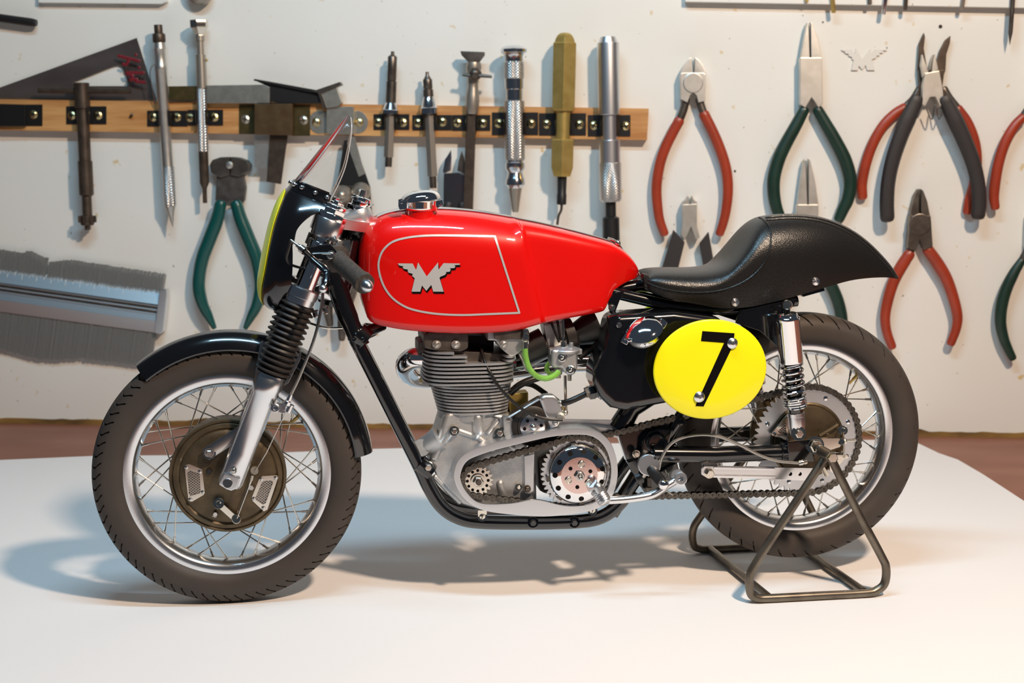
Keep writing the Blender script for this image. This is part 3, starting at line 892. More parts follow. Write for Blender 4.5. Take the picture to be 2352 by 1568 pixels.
for a, b, r, m, lab in (((1848, -60), (1853, 5), 4, 'brass', 'short brassy drill tip nearest the green pliers under the top rack'),
                        ((1906, -60), (1915, 30), 5, 'brass', 'brass rod hanging lower than its neighbour under the top rack'),
                        ((1995, -60), (1998, 11), 4.5, 'tool_dark', 'dark stub under the top rack directly over the winged M plate'),
                        ((2042, -60), (2029, 34), 5, 'tool_chrome', 'bright slanting drill under the top rack'),
                        ((2085, -60), (2079, 24), 4.5, 'tool_dark', 'dark drill under the top rack, before the black dot'),
                        ((2222, -60), (2209, 22), 4.5, 'pewter', 'slanting grey drill under the top rack, past the black dot'),
                        ((2330, -60), (2319, 104), 5.5, 'tool_dark', 'longest pointed needle hanging from the top rack')):
    t = wthing('drill', lab, 'drill', b[0], b[1], 'drills in the top rack')
    pr = [(0, r * WS), (.97, r * WS), (1, r * .6 * WS)] if b[1] < 60 else [(0, r * WS), (.82, r * .9 * WS), (1, .4)]
    MB().lathe(wp(*a, 44), wp(*b, 44), pr, 12).build('shaft', M[m], t)
EMB = [(383, 620), (497, 621), (518, 662), (524, 668), (538, 612), (605, 720), (692, 612), (696, 668), (735, 618), (862, 621), (857, 631), (812, 634), (826, 640), (819, 656), (778, 658), (790, 664), (783, 684), (748, 687),
       (757, 693), (745, 709), (712, 722), (703, 730), (735, 838), (655, 838), (640, 785), (602, 832), (568, 790), (555, 838), (488, 838), (513, 735), (505, 728), (493, 716), (497, 700), (465, 692), (458, 675), (462, 668), (428, 662),
       (418, 648), (430, 643), (392, 636)]
EMBP = [(800 + x / 3.36, 420 + y / 3.36) for x, y in EMB]
t = wthing('wing_plate', 'small white winged letter M cut-out fixed to the wall', 'emblem', 1985, 165)
k_ = 105 / 142.5
pw = [(1984.5 + (x - 985) * k_, 137 + (y - 636.5) * k_) for x, y in EMBP]
MB().ppx(pw, 2, 7, WF).build('letter', M['white_paint'], t, bevel=.3)
for x, y, r in ((2160, 61, 4.2), (1688, 393, 2.6), (1890, 51, 2), (2037, 110, 1.5)):
    q = wp(x, y, 0)
    o = MB().lathe(q + Vector((0, 2, 0)), q + Vector((0, -1, 0)), [(0, r * WS), (1, r * WS)], 14)
    t = wthing('wall_hole_dot', {2160: 'black dot above the bent pliers', 1688: 'small dark dot beside the red cutter grip', 1890: 'dark speck beside the long-nose tip', 2037: 'dark speck above the winged M plate'}[x], 'dot', x, y)
    o.build('hole_dot', M['clip'], t)  # flat black disc, the dark of a small wall hole as colour

# ---------------------------------------------------------------- paddock stand
FC = p(524, 1091, 24)          # wheel centres, seen on the near rim face
RC = p(1842, 1005, 24)
RT = FC.z - 0.3                # tyre radius: front wheel rests on the card
RRIM = 227.0
stand = thing('paddock_stand', 'bare steel tube paddock stand carrying the raised back wheel', 'paddock stand', BF, (RC.x, 0, 0))
r_ = 9.6
def gz(x, y, w, z=None):
    q = p(x, y, w)
    return Vector((q.x, q.y, r_ if z is None else z))
A0 = p(1899, 1042, 172)
near = [A0 + Vector((-2, 0, -6)), p(1820, 1165, 184), p(1742, 1283, 194), p(1722, 1322, 197), gz(1724, 1352, 199, 24), gz(1740, 1366, 200, 12), gz(1770, 1372, 200), gz(1880, 1365, 200), gz(1985, 1359, 200), gz(2013, 1352, 199, 14), gz(2032, 1335, 198, 30), p(2035, 1303, 196), p(2022, 1272, 194), p(1965, 1165, 184), A0 + Vector((8, 0, -6))]
MB().tube(catmull(near, 5), r_, 14).build('side_frame', M['stand'], stand)
off = near[7]
dv = Vector((-22, 0, 0))
far = [Vector((q.x, 150 + (-(q.y) - 172) * .9, q.z)) + dv for q in near]
MB().tube(catmull(far, 5), r_, 14).build('side_frame', M['stand'], stand)
MB().tube([near[6] + Vector((-4, 6, 2)), far[6] + Vector((-4, -6, 2))], r_ * .95, 12).build('cross_bar', M['stand'], stand)
MB().tube([near[8] + Vector((2, 6, 2)), far[8] + Vector((2, -6, 2))], r_ * .95, 12).build('cross_bar', M['stand'], stand)
ax0 = Vector((A0.x - 3, -152, A0.z))
MB().lathe(ax0 + Vector((0, 2, 0)), Vector((A0.x - 3, -205, A0.z + 1)), [(0, 13), (1, 13)], 18).build('socket', M['stand'], stand)
q = Vector((A0.x - 3, -204, A0.z + 1))
MB().lathe(q, q + Vector((0, -14, 0)), [(0, 12), (.8, 12), (1, 10)], 6).build('pin', M['nickel'], stand)

# ---------------------------------------------------------------- motorcycle
bike = thing('motorcycle', 'scale model racing motorcycle with red tank and black seat hump', 'motorcycle', BF, (0, 0, 0))
def part(mb, name, m, bevel=0.0, label=None, parent=None, **kw):
    return mb.build(name, M[m] if isinstance(m, str) else m, parent or bike, bevel=bevel, label=label, **kw)

def make_wheel(C, style, label, hubs):
    cx, cz = C.x, C.z
    Rr, rw = RRIM, 26
    A, Bp = Vector((cx, 0, cz)), Vector((cx, -1, cz))
    rim = MB().lathe(A, Bp, [(rw - 3, Rr + 1), (rw, Rr - 1), (rw + 1.5, Rr - 5), (rw, Rr - 20), (rw - 4, Rr - 25), (rw - 9, Rr - 27), (9, Rr - 33), (-9, Rr - 33), (-rw + 9, Rr - 27), (-rw + 4, Rr - 25), (-rw, Rr - 20), (-rw - 1.5, Rr - 5), (-rw, Rr - 1), (-rw + 3, Rr + 1), (-14, Rr - 14), (14, Rr - 14)], 144, closed=True)
    w = part(rim, 'wheel', 'alu', label=label, ang=50)
    # tyre
    tw = 41 if style == 0 else 46
    Rb = Rr - 12
    Rm, hr = (RT + Rb) / 2, (RT - Rb) / 2
    N, Mn = (720 if style == 0 else 714), 64
    rings = []
    for j in range(Mn + 1):
        a = math.radians(-152 + 304 * j / Mn)
        sa, ca = math.sin(a), math.cos(a)
        yy = tw * math.copysign(abs(sa) ** .85, sa)
        rr = Rm + hr * math.copysign(abs(ca) ** .85, ca)
        deg = abs(math.degrees(a))
        ring = []
        per = 10 if style == 0 else 14
        if style == 0: sh = (3.2 * math.sin((deg - 20) * .085) if deg > 20 else 0) + (5 if a > 0 else 0)
        else: sh = -deg * .20 + (7 if a > 0 else 0)
        lo, hi, dp_ = (20, 68, 7.0) if style == 0 else (20, 60, 7.5)
        for i in range(N):
            dep = 0
            f = i % per
            if f < 2 and lo < deg < hi: dep = dp_
            if style == 0 and 13 < deg < 20: dep = 6
            if style == 1 and f < 2 and 66 < deg < 74 and (i // per) % 2: dep = 4
            g = (0, 1.5)[f] if f < 2 else 1.7 + (f - 2) * (per - 1.9) / (per - 3)
            th = 2 * math.pi * ((i // per) * per + g + sh) / N
            q = rr - dep * max(ca, .25)
            ring.append((cx + q * math.cos(th), -(yy - (dep * sa * .7)), cz + q * math.sin(th)))
        rings.append(ring)
    part(MB().loft(rings, False, False), 'tyre', 'rubber', parent=w, ang=40)
    # spokes: near and far sets
    for side, (hr_, hy) in zip((1, -1), hubs):
        nip = Vector((0, -side * 5, Rr - 33))
        for k0, tw_ in ((0, 1), (1, -1)):
            a = math.radians(tw_ * (30 if hr_ < 110 else 26))
            hub = Vector((math.sin(a) * hr_, -hy, math.cos(a) * hr_))
            d = hub - nip
            mb = MB().lathe(nip, hub, [(0, 1.6), (1, 1.6)], 8)
            u = d.normalized()
            mb.lathe(nip - u * 4, nip + u * 13, [(0, 4.2), (.25, 4.2), (.28, 2.9), (1, 2.6)], 8)
            me = shared(mb, 'spoke', M['spoke'])
            for k in range(10):
                th = 2 * math.pi * (k * 4 + k0 * 2 + (0 if side > 0 else 1) + .3) / 40
                piece(me, 'spoke', w, Matrix.Translation(Vector((cx, 0, cz))) @ Matrix.Rotation(th, 4, 'Y'))
    # valve
    th = math.radians(38 if style == 0 else 45)
    u = Vector((math.cos(th), 0, math.sin(th)))
    c = Vector((cx, 0, cz))
    part(MB().lathe(c + u * (Rr - 30), c + u * (Rr - 58), [(0, 4), (.5, 4), (.55, 3), (1, 3)], 10), 'valve', 'brass', parent=w)
    return w
make_wheel(FC, 0, 'spoked wheel on the fork with ribbed tyre', ((124, 14), (122, -26)))
make_wheel(RC, 1, 'spoked wheel on the swingarm with chain sprocket', ((96, 30), (100, -30)))

# ---- front drum brake
def disc(C, w0, prof, n=96, nm='disc', m='mag', parent=None, label=None, bevel=0, ang=30):
    A = Vector((C.x, -w0, C.z))
    return part(MB().lathe(A, A + Vector((0, -1, 0)), prof, n), nm, m, parent=parent, label=label, bevel=bevel, ang=ang)
drum = disc(FC, -30, [(0, 118), (4, 124), (50, 126), (58, 126), (62, 124), (63, 120), (61, 118), (64, 116), (66, 108), (63, 104), (66, 100), (69, 92), (70, 60), (73, 30), (76, 0.1)], 120, 'brake_drum', 'mag', label='bronzed front brake drum')
DW = 38                       # face of the drum
def dp(x, y, w=DW): return p(x, y, w)
part(MB().lathe(Vector((FC.x, 20, FC.z)), Vector((FC.x, 62, FC.z)), [(0, 124), (.2, 124), (.4, 122), (.42, 60), (1, 40)], 60), 'hub', 'mag', parent=drum)
def mesh_vent(outline, hole, screws, w, parent):
    c = (sum(q[0] for q in hole) / len(hole), sum(q[1] for q in hole) / len(hole))
    angs = sorted(set([2 * math.pi * i / 40 for i in range(40)] + [math.atan2(q[1] - c[1], q[0] - c[0]) % (2 * math.pi) for q in outline + hole]))
    T = lambda L: [(lambda q: (q.x, q.z))(p(x, y, w + 4)) for x, y in L]
    v = part(MB().ring2(T(star(outline, c, angs)), T(star(hole, c, angs)), -w + 2, -(w + 4)), 'vent', 'nickel', parent=parent, bevel=.4)
    mb = MB()
    hp = T(hole)
    xs, zs = [q[0] for q in hp], [q[1] for q in hp]
    x0, x1, z0, z1 = min(xs), max(xs), min(zs), max(zs)
    mid = T([c])[0]
    for s in (.8, -.8):
        b = z0 - (x1 - x0)
        while b < z1 + (x1 - x0):
            pts = []
            for k in range(41):
                x = x0 + (x1 - x0) * k / 40
                z = b + s * (x - x0)
                ins = False
                for i in range(len(hp)):
                    (xa, za), (xb, zb) = hp[i], hp[(i + 1) % len(hp)]
                    if (za > z) != (zb > z) and x < (xb - xa) * (z - za) / (zb - za) + xa: ins = not ins
                if ins: pts.append((x, z))
            if len(pts) > 1:
                mb.bar((pts[0][0], -(w + 1.5), pts[0][1]), (pts[-1][0], -(w + 1.5), pts[-1][1]), 1.1, 1.1)
            b += 5.6
    part(mb, 'gauze', 'steel', parent=parent, kind='stuff')
    for q in screws: part(MB().screw(p(q[0], q[1], w + 4), 4.6, .5, 'slot', 1), 'screw', 'steel', parent=parent)
mesh_vent([(424, 1068), (434, 1065), (464, 1077), (470, 1128), (468, 1136), (441, 1152), (433, 1150), (426, 1090)], [(430, 1085), (436, 1080), (458, 1087), (461, 1128), (458, 1132), (438, 1138), (434, 1132)], [(428, 1073), (459, 1083), (466, 1130), (437, 1147)], DW, drum)
mesh_vent([(596, 1097), (603, 1093), (636, 1091), (639, 1096), (614, 1170), (606, 1174), (580, 1150), (578, 1143)], [(602, 1107), (607, 1104), (625, 1103), (627, 1108), (610, 1155), (604, 1158), (588, 1148), (587, 1142)], [(600, 1100), (633, 1097), (583, 1145), (605, 1166)], DW, drum)
for x, y, r, m in ((481, 1080, 7, 'satin'), (577, 1117, 7, 'steel'), (495, 1178, 6, 'steel')):
    part(MB().bolt(dp(x, y, DW - 2), r, 9, 6, r * 1.5), 'bolt', m, parent=drum)
part(MB().bar(dp(502, 1156, DW + 12), dp(542, 1192, DW + 12), 13, 4, up=(0, 1, 0)).lathe(dp(502, 1156, DW - 4), dp(502, 1156, DW + 22), [(0, 12), (.9, 12), (.92, 6), (.7, 5.5)], 20).lathe(dp(543, 1192, DW + 8), dp(543, 1192, DW + 20), [(0, 10.5), (.8, 10.5), (1, 9)], 20), 'brake_lever', 'nickel', parent=drum, bevel=.6)
part(MB().tube([dp(544, 1190, DW + 20), dp(577, 1103, DW + 20)], 1.9, 8), 'brake_rod', 'steel', parent=drum)
part(MB().lathe(dp(584, 1080, DW - 4), dp(584, 1080, DW + 20), [(0, 9), (.9, 9.5), (1, 8)], 16).tube([dp(577, 1103, DW + 19), dp(580, 1092, DW + 19)], 3.4, 8), 'cable_pivot', 'zinc', parent=drum)
part(MB().tube([dp(472, 1044, DW + 14), dp(565, 985, DW + 14)], 14, 20, flat=.14, up=(0, 1, 0)).lathe(dp(481, 1040, DW + 12), dp(481, 1040, DW + 17), [(0, 14), (1, 14)], 24), 'torque_arm', 'steel', bevel=.5)
part(MB().bolt(dp(481, 1040, DW + 17), 8, 7, 6, 10.5), 'bolt', 'steel')

# ---- fork
FW = 84
def fk(y, w=FW): return p(526 + .385 * (1115 - y), y, w)
slid = MB().lathe(fk(1118), fk(852), [(0, 12), (.02, 24), (.05, 27), (.3, 27), (.8, 27.5), (.82, 31.5), (.94, 32), (.95, 30), (1, 30)], 40)
S1 = part(slid, 'fork_slider', 'alu', label='brushed aluminium fork slider')
part(slid.mirror(), 'fork_slider', 'alu')
lug = MB().ppx([(514, 1086), (553, 1096), (545, 1122), (531, 1128), (520, 1124), (502, 1113), (505, 1104)], FW - 4, FW + 30)
part(lug, 'axle_clamp', 'alu_satin', bevel=4)
part(MB().lathe(p(523, 1110, FW + 29), p(523, 1110, FW + 34), [(0, 10.5), (.8, 10.5), (1, 9.5)], 24), 'axle_end', 'steel')
part(MB().lathe(p(536, 1080, FW + 25), p(536, 1080, FW + 36), [(0, 8), (.5, 7), (1, 2)], 18), 'bolt', 'steel')
part(MB().tube([Vector((FC.x, 100, FC.z)), Vector((FC.x, -100, FC.z))], 9, 14), 'axle', 'steel')
nf = 13
prof = [(0, 33)]
for k in range(nf):
    a, b = (k + .1) / nf, (k + .55) / nf
    R = 39 - 1.5 * k / nf
    prof += [(a, 30), (a + .18 / nf, 31), (b - .12 / nf, R), (b + .08 / nf, R), ((k + 1) / nf - .02 / nf, 31)]
prof += [(1, 33)]
gt = MB().lathe(fk(858), fk(696), prof, 40)
part(gt, 'fork_gaiter', 'gaiter', label='black pleated rubber fork gaiter', ang=60)
part(gt.mirror(), 'fork_gaiter', 'gaiter', ang=60)
tubes = MB().lathe(fk(700), fk(500), [(0, 20.5), (1, 20.5)], 32)
part(tubes, 'fork_tube', 'chrome'); part(tubes.mirror(), 'fork_tube', 'chrome')
yk = MB().lathe(fk(700), fk(661), [(0, 31), (.45, 31), (.47, 33), (.95, 33), (1, 31)], 36)
part(yk, 'yoke_clamp', 'alu'); part(yk.mirror(), 'yoke_clamp', 'alu')
STB, STT = p(765, 690, 0), p(824, 488, 0)
a, b = fk(676), Vector((STB.x, 0, STB.z)) 
yb = MB()
yb.tube([fk(676), (fk(676) + Vector((26, 50, 4))), STB + Vector((-6, -20, 12)), STB + Vector((-6, 20, 12)), fk(676, -FW) + Vector((26, -50, 4)), fk(676, -FW)], 20, 14, flat=.75)
part(yb, 'bottom_yoke', 'alu', label='aluminium lower fork yoke')
part(MB().bolt(p(722, 712, 70), 6, 12, 6, 8, ax=(.2, -.1, -1)).bolt(p(745, 705, 60), 6, 12, 6, 8, ax=(.2, -.1, -1)), 'bolt', 'steel')
tc = MB().lathe(fk(546), fk(503), [(0, 30), (.05, 31.5), (.92, 31.5), (1, 29)], 36)
part(tc, 'top_clamp', 'alu'); part(tc.mirror(), 'top_clamp', 'alu')
ty = MB().tube([fk(520) + Vector((8, 18, 4)), STT + Vector((-16, -26, -12)), STT + Vector((-16, 26, -12)), fk(520, -FW) + Vector((8, -18, 4))], [20, 24, 24, 20], 14, flat=.8)
ty.lathe(STT + Vector((6, 0, -40)), STT + Vector((-4, 0, 8)), [(0, 30), (.7, 32), (1, 28)], 28)
ty.bar(fk(515) + Vector((22, 12, 2)), p(838, 520, 30), 30, 22, up=(.3, 0, 1))
part(ty, 'top_yoke', 'alu_satin', label='aluminium top fork yoke', bevel=1)
capn = MB().lathe(fk(504), fk(490), [(0, 30), (.3, 31), (.7, 31), (1, 28)], 32)
capn.lathe(fk(492), fk(478), [(0, 25), (.85, 25), (1, 22)], 6)
capn.lathe(fk(480), fk(470), [(0, 22), (.3, 23), (.8, 23), (1, 20)], 28)
capn.lathe(fk(471), fk(461), [(0, 10), (.9, 10), (1, 8.5)], 6)
part(capn, 'fork_cap', 'chrome', bevel=.8); part(capn.mirror(), 'fork_cap', 'chrome', bevel=.8)
sa_, sb_ = STT + Vector((-3, 0, 4)), STT + Vector((8, 0, 34))
sn = MB().lathe(sa_, sb_, [(0, 25), (.3, 25), (.36, 20)], 28).lathe(sa_, sb_, [(.34, 20), (.66, 20), (.7, 17)], 6).lathe(sa_, sb_, [(.68, 21), (.72, 22), (.95, 22), (1, 19)], 28)
part(sn, 'stem_nut', 'chrome', bevel=1)
kn = MB().tube(catmull([p(812, 448, 20), p(822, 458, 10), p(830, 470, 0), p(838, 468, -8), p(852, 472, 10)], 6), 9, 12, flat=.22)
kn.lathe(STT + Vector((8, 0, 34)), STT + Vector((12, 0, 48)), [(0, 8), (1, 7)], 14)
part(kn, 'damper_knob', 'steel')
# headstock and steering column
part(MB().lathe(STB + Vector((-4, 0, -10)), STT + Vector((-6, 0, -36)), [(0, 30), (.06, 34), (.12, 30), (.88, 30), (.94, 34), (1, 30)], 30), 'headstock', 'black')
part(MB().tube([p(800, 545, 36), p(786, 600, 30), p(778, 660, 24)], [30, 34, 26], 16, flat=.8), 'head_lug', 'black')
# clip-on bar, grip and lever
G0, G1 = p(770, 592, 118), p(838, 652, 238)
cb = MB().lathe(fk(583), fk(556), [(0, 27), (.05, 29), (.95, 29), (1, 27)], 30).tube([fk(570) + Vector((14, -14, 0)), G0, G0 + (G1 - G0) * .2], 13, 14)
cb.bolt(p(736, 565, FW + 28), 7, 8, 6, 9)
part(cb, 'handlebar_clamp', 'chrome', bevel=.5)
part(MB().lathe(G0, G1, [(0, 30), (.06, 30), (.09, 22), (.14, 20), (.5, 19.5), (.88, 19), (.9, 22), (1, 21.5)], 30), 'grip', mat('worn_rubber_grip', (.030, .025, .021), 0, .7, var=(.055, .045, .036), vscale=6, bump=.5, bscale=4), label='black rubber handlebar grip')
part(MB().lathe(G1, G1 + (G1 - G0).normalized() * 26, [(0, 13), (.25, 13.5), (.55, 12.5), (.8, 9), (.95, 4), (1, .1)], 24), 'bar_end', 'alu')
cb2 = MB().lathe(fk(583), fk(556), [(0, 27), (.05, 29), (.95, 29), (1, 27)], 30).tube([fk(570) + Vector((14, -14, 0)), G0, G1], 14, 14)
part(cb2.mirror(), 'handlebar', 'satin')
LV = catmull([p(700, 577, 150), p(722, 598, 158), p(742, 614, 172), p(750, 628, 186), p(748, 645, 200), p(744, 655, 206)], 6)
part(MB().tube(LV, [9] * 6 + [10] * 12 + [7] * (len(LV) - 18), 12, flat=.6, up=(0, -.3, 1)), 'clutch_lever', 'black')
part(MB().sphere(p(742, 663, 210), 9, 16), 'lever_ball', 'alu')
part(MB().ppx([(700, 568), (760, 560), (776, 580), (760, 600), (740, 598), (712, 590)], 118, 142), 'lever_perch', 'black', 4)
part(MB().tube(catmull([p(716, 595, 150), p(712, 588, 155), p(720, 583, 160), p(760, 582, 158)], 5), 2, 8), 'lever_spring', 'steel')
part(MB().bolt(p(760, 586, 142), 8, 8, 6, 10).bolt(p(775, 560, 100), 8, 14, 6, 10, ax=(.3, -1, .2)).box(p(790, 565, 80), (26, 30, 26)), 'perch_bolt', 'steel', bevel=2)
part(MB().lathe(p(700, 577, 150), p(668, 551, 128), [(0, 8.5), (.3, 8.5), (.33, 5), (.55, 4.5), (.57, 2.6), (1, 2.2)], 14), 'cable_adjuster', 'nickel')
part(MB().tube(catmull([p(668, 551, 128), p(660, 600, 110), p(700, 618, 60), p(760, 640, 40)], 6), 3, 8), 'clutch_cable', 'hose')
part(MB().tube(catmull([p(762, 476, 60), p(735, 480, 75), p(705, 495, 85), p(682, 522, 90), p(673, 560, 88)], 6), 2.0, 8), 'throttle_cable', 'nickel')
bc = catmull([p(742, 640, 60), p(740, 690, 78), p(724, 770, 95), p(690, 860, 100), p(664, 915, 100)], 7)
part(MB().tube(bc, 3.4, 10), 'brake_cable', 'cable')
part(MB().lathe(p(668, 905, 100), p(658, 930, 100), [(0, 5), (.3, 6), (.6, 6), (.65, 8), (1, 8)], 6).ppx([(636, 928), (660, 925), (668, 942), (650, 950), (632, 944)], 70, 96).lathe(p(632, 937, 88), p(632, 937, 108), [(0, 9.5), (.95, 9.5), (1, 4.5), (.8, 4.5)], 18).lathe(p(668, 928, 96), p(660, 946, 96), [(0, 8), (1, 8)], 14), 'cable_stop', 'alu', 1)
part(MB().tube([p(664, 930, 100), p(612, 1040, 92), dp(586, 1082, DW + 20)], .9, 6), 'brake_wire', 'steel')
part(MB().tube(catmull([p(712, 742, 20), p(750, 753, 30), p(800, 752, 20)], 6), 2.6, 8), 'cable_stay', 'nickel')

# ---- front mudguard
MR = 318
mg0 = p(535, 1086, 0)
cxm, czm = FC.x + 6, FC.z + 2
rings = []
na = 64
for i in range(na + 1):
    a = math.radians(128.5 - (128.5 - 6.5) * i / na)
    e = min(i, na - i) / na
    R = MR - 6 + 4 * math.sin(math.pi * i / na)
    wd = 47 * (1 - .10 * max(0, 1 - e * 12))
    outer, inner = [], []
    for j in range(15):
        s = -1 + 2 * j / 14
        ang = s * 1.15
        yy = wd * math.sin(ang) / math.sin(1.15)
        dr = -34 * (1 - math.cos(ang)) / (1 - math.cos(1.15))
        if abs(s) > .97: dr -= 3
        outer.append((yy, R + dr)); inner.append((yy * .95, R + dr - 4))
    ring = [(cxm + r * math.cos(a), yy, czm + r * math.sin(a)) for yy, r in outer + inner[::-1]]
    rings.append(ring)
part(MB().loft(rings), 'mudguard', 'black', label='gloss black front mudguard', bevel=1, ang=45)
br = MB().ppx([(598, 786), (604, 783), (612, 800), (606, 850), (588, 880), (585, 860)], 52, 56)
br.ppx([(688, 806), (692, 808), (690, 825), (662, 880), (652, 886)], 52, 56)
part(br, 'mudguard_stay', 'steel', .8)
part(MB().tube([p(562, 880, -50), p(588, 872, 40)], 3, 8).lathe(p(566, 886, -30), p(566, 886, -10), [(0, 9), (1, 9)], 14), 'stay_bolt', 'satin')

# ---------------------------------------------------------------- fairing, screen
def ushape(levels, n=22, off=0.0, sub=5, tmax=None, pw=.9):
    """levels: front px, trailing px, half-width. returns rows of points from far trailing edge to near one"""
    ctl = []
    for fpx, rpx, W in levels:
        f = p(fpx[0], fpx[1], 0)
        r = p(rpx[0], rpx[1], W)
        ctl.append((f.x, f.z, r.x, r.z, W))
    rows = []
    L = len(ctl)
    for i in range((L - 1) * sub + 1):
        t = i / sub
        k = min(int(t), L - 2)
        s = t - k
        g = lambda q: ctl[max(0, min(L - 1, q))]
        a, b, c, d = g(k - 1), g(k), g(k + 1), g(k + 2)
        if k == 0: a = tuple(2 * x - y for x, y in zip(b, c))
        if k == L - 2: d = tuple(2 * x - y for x, y in zip(c, b))
        v = [0.5 * (2 * b[m] + (c[m] - a[m]) * s + (2 * a[m] - 5 * b[m] + 4 * c[m] - d[m]) * s * s + (3 * b[m] - a[m] - 3 * c[m] + d[m]) * s ** 3) for m in range(5)]
        fx, fz, rx, rz, W = v
        hm = 1.0 if tmax is None else tmax(i / ((L - 1) * sub))
        if hm is None: continue
        row = []
        for j in range(n + 1):
            ph = (-1 + 2 * j / n) * hm * math.pi / 2
            w = (W + off) * math.sin(ph)
            e = 1 - abs(math.cos(ph)) ** pw
            x = fx - off + (rx - fx + off) * e
            z = fz + (rz - fz) * e
            row.append(Vector((x, -w, z)))
        rows.append(row)
    return rows
def sheet(rows, th):
    """closed thin shell from a grid of points"""
    mb = MB()
    R, C = len(rows), len(rows[0])
    nor = []
    for i in range(R):
        nr = []
        for j in range(C):
            a = rows[min(i + 1, R - 1)][j] - rows[max(i - 1, 0)][j]
            b = rows[i][min(j + 1, C - 1)] - rows[i][max(j - 1, 0)]
            nr.append(a.cross(b).normalized())
        nor.append(nr)
    vs = [q for r in rows for q in r] + [rows[i][j] + nor[i][j] * th for i in range(R) for j in range(C)]
    o = R * C
    fs = []
    for i in range(R - 1):
        for j in range(C - 1):
            a, b, c, d = i * C + j, i * C + j + 1, (i + 1) * C + j + 1, (i + 1) * C + j
            fs += [(a, b, c, d), (d + o, c + o, b + o, a + o)]
    for j in range(C - 1):
        fs += [(j + 1, j, j + o, j + 1 + o), ((R - 1) * C + j, (R - 1) * C + j + 1, (R - 1) * C + j + 1 + o, (R - 1) * C + j + o)]
    for i in range(R - 1):
        fs += [(i * C, (i + 1) * C, (i + 1) * C + o, i * C + o), ((i + 1) * C + C - 1, i * C + C - 1, i * C + C - 1 + o, (i + 1) * C + C - 1 + o)]
    return mb.add(vs, fs)
FL = [((668, 424), (757, 462), 62), ((650, 440), (757, 477), 78), ((633, 470), (716, 494), 92), ((619, 510), (684, 524), 100), ((607, 560), (672, 562), 104), ((597, 610), (672, 612), 104), ((592, 652), (669, 656), 98), ((597, 684), (662, 687), 84), ((611, 703), (645, 709), 58), ((630, 713), (634, 714), 14)]
fair = part(sheet(ushape(FL), -3), 'fairing', 'black', label='gloss black nose fairing', ang=50)
def ov(t):
    s = (t - .47) / .40
    return None if abs(s) >= .999 else .40 * math.sqrt(1 - s * s) + .02
part(sheet(ushape(FL, off=.6, sub=8, tmax=ov), 1.2), 'number_oval', 'yellow', parent=fair, label='yellow oval on the fairing nose', ang=60)
SL = [((667, 425), (757, 463), 63), ((700, 385), (777, 424), 62), ((735, 341), (794, 380), 55), ((765, 303), (804, 330), 43), ((786, 277), (808, 294), 27), ((799, 262), (806, 270), 8)]
part(MB().add(*(lambda rows: ([q for r in rows for q in r], [(i * len(rows[0]) + j, i * len(rows[0]) + j + 1, (i + 1) * len(rows[0]) + j + 1, (i + 1) * len(rows[0]) + j) for i in range(len(rows) - 1) for j in range(len(rows[0]) - 1)]))(ushape(SL, 26))), 'windscreen', 'acrylic', label='clear curved windscreen', ang=60)
rows = ushape(SL, 26)
edge = [r[-1] for r in rows] + [r[0] for r in rows[::-1]]
part(MB().tube(edge, 1.3, 8), 'screen_edge', mat('acrylic_edge', (.75, .72, .70), 0, .15, trans=.6))
RL = [((660, 432), (757, 469), 71), ((668, 421), (758, 458), 67), ((676, 411), (761, 448), 66)]
part(sheet(ushape(RL, off=1, sub=3), 2.5), 'screen_band', 'black', ang=50)
for s in (.30, .52, .78, .96, -.3, -.6, -.9, 0):
    row = ushape(RL, n=100, off=2)[6]
    q = row[int((s + 1) * 50)]
    q2 = row[min(int((s + 1) * 50) + 1, 100)]
    tn = (q2 - row[max(int((s + 1) * 50) - 1, 0)]).normalized()
    nn = tn.cross(Vector((0.35, 0, .94)))
    if nn.dot(Vector((-1 if abs(s) < .5 else 0, -s, 0))) < 0: nn = -nn
    part(MB().sphere(q, 5.5, 12), 'rivet', 'chrome')

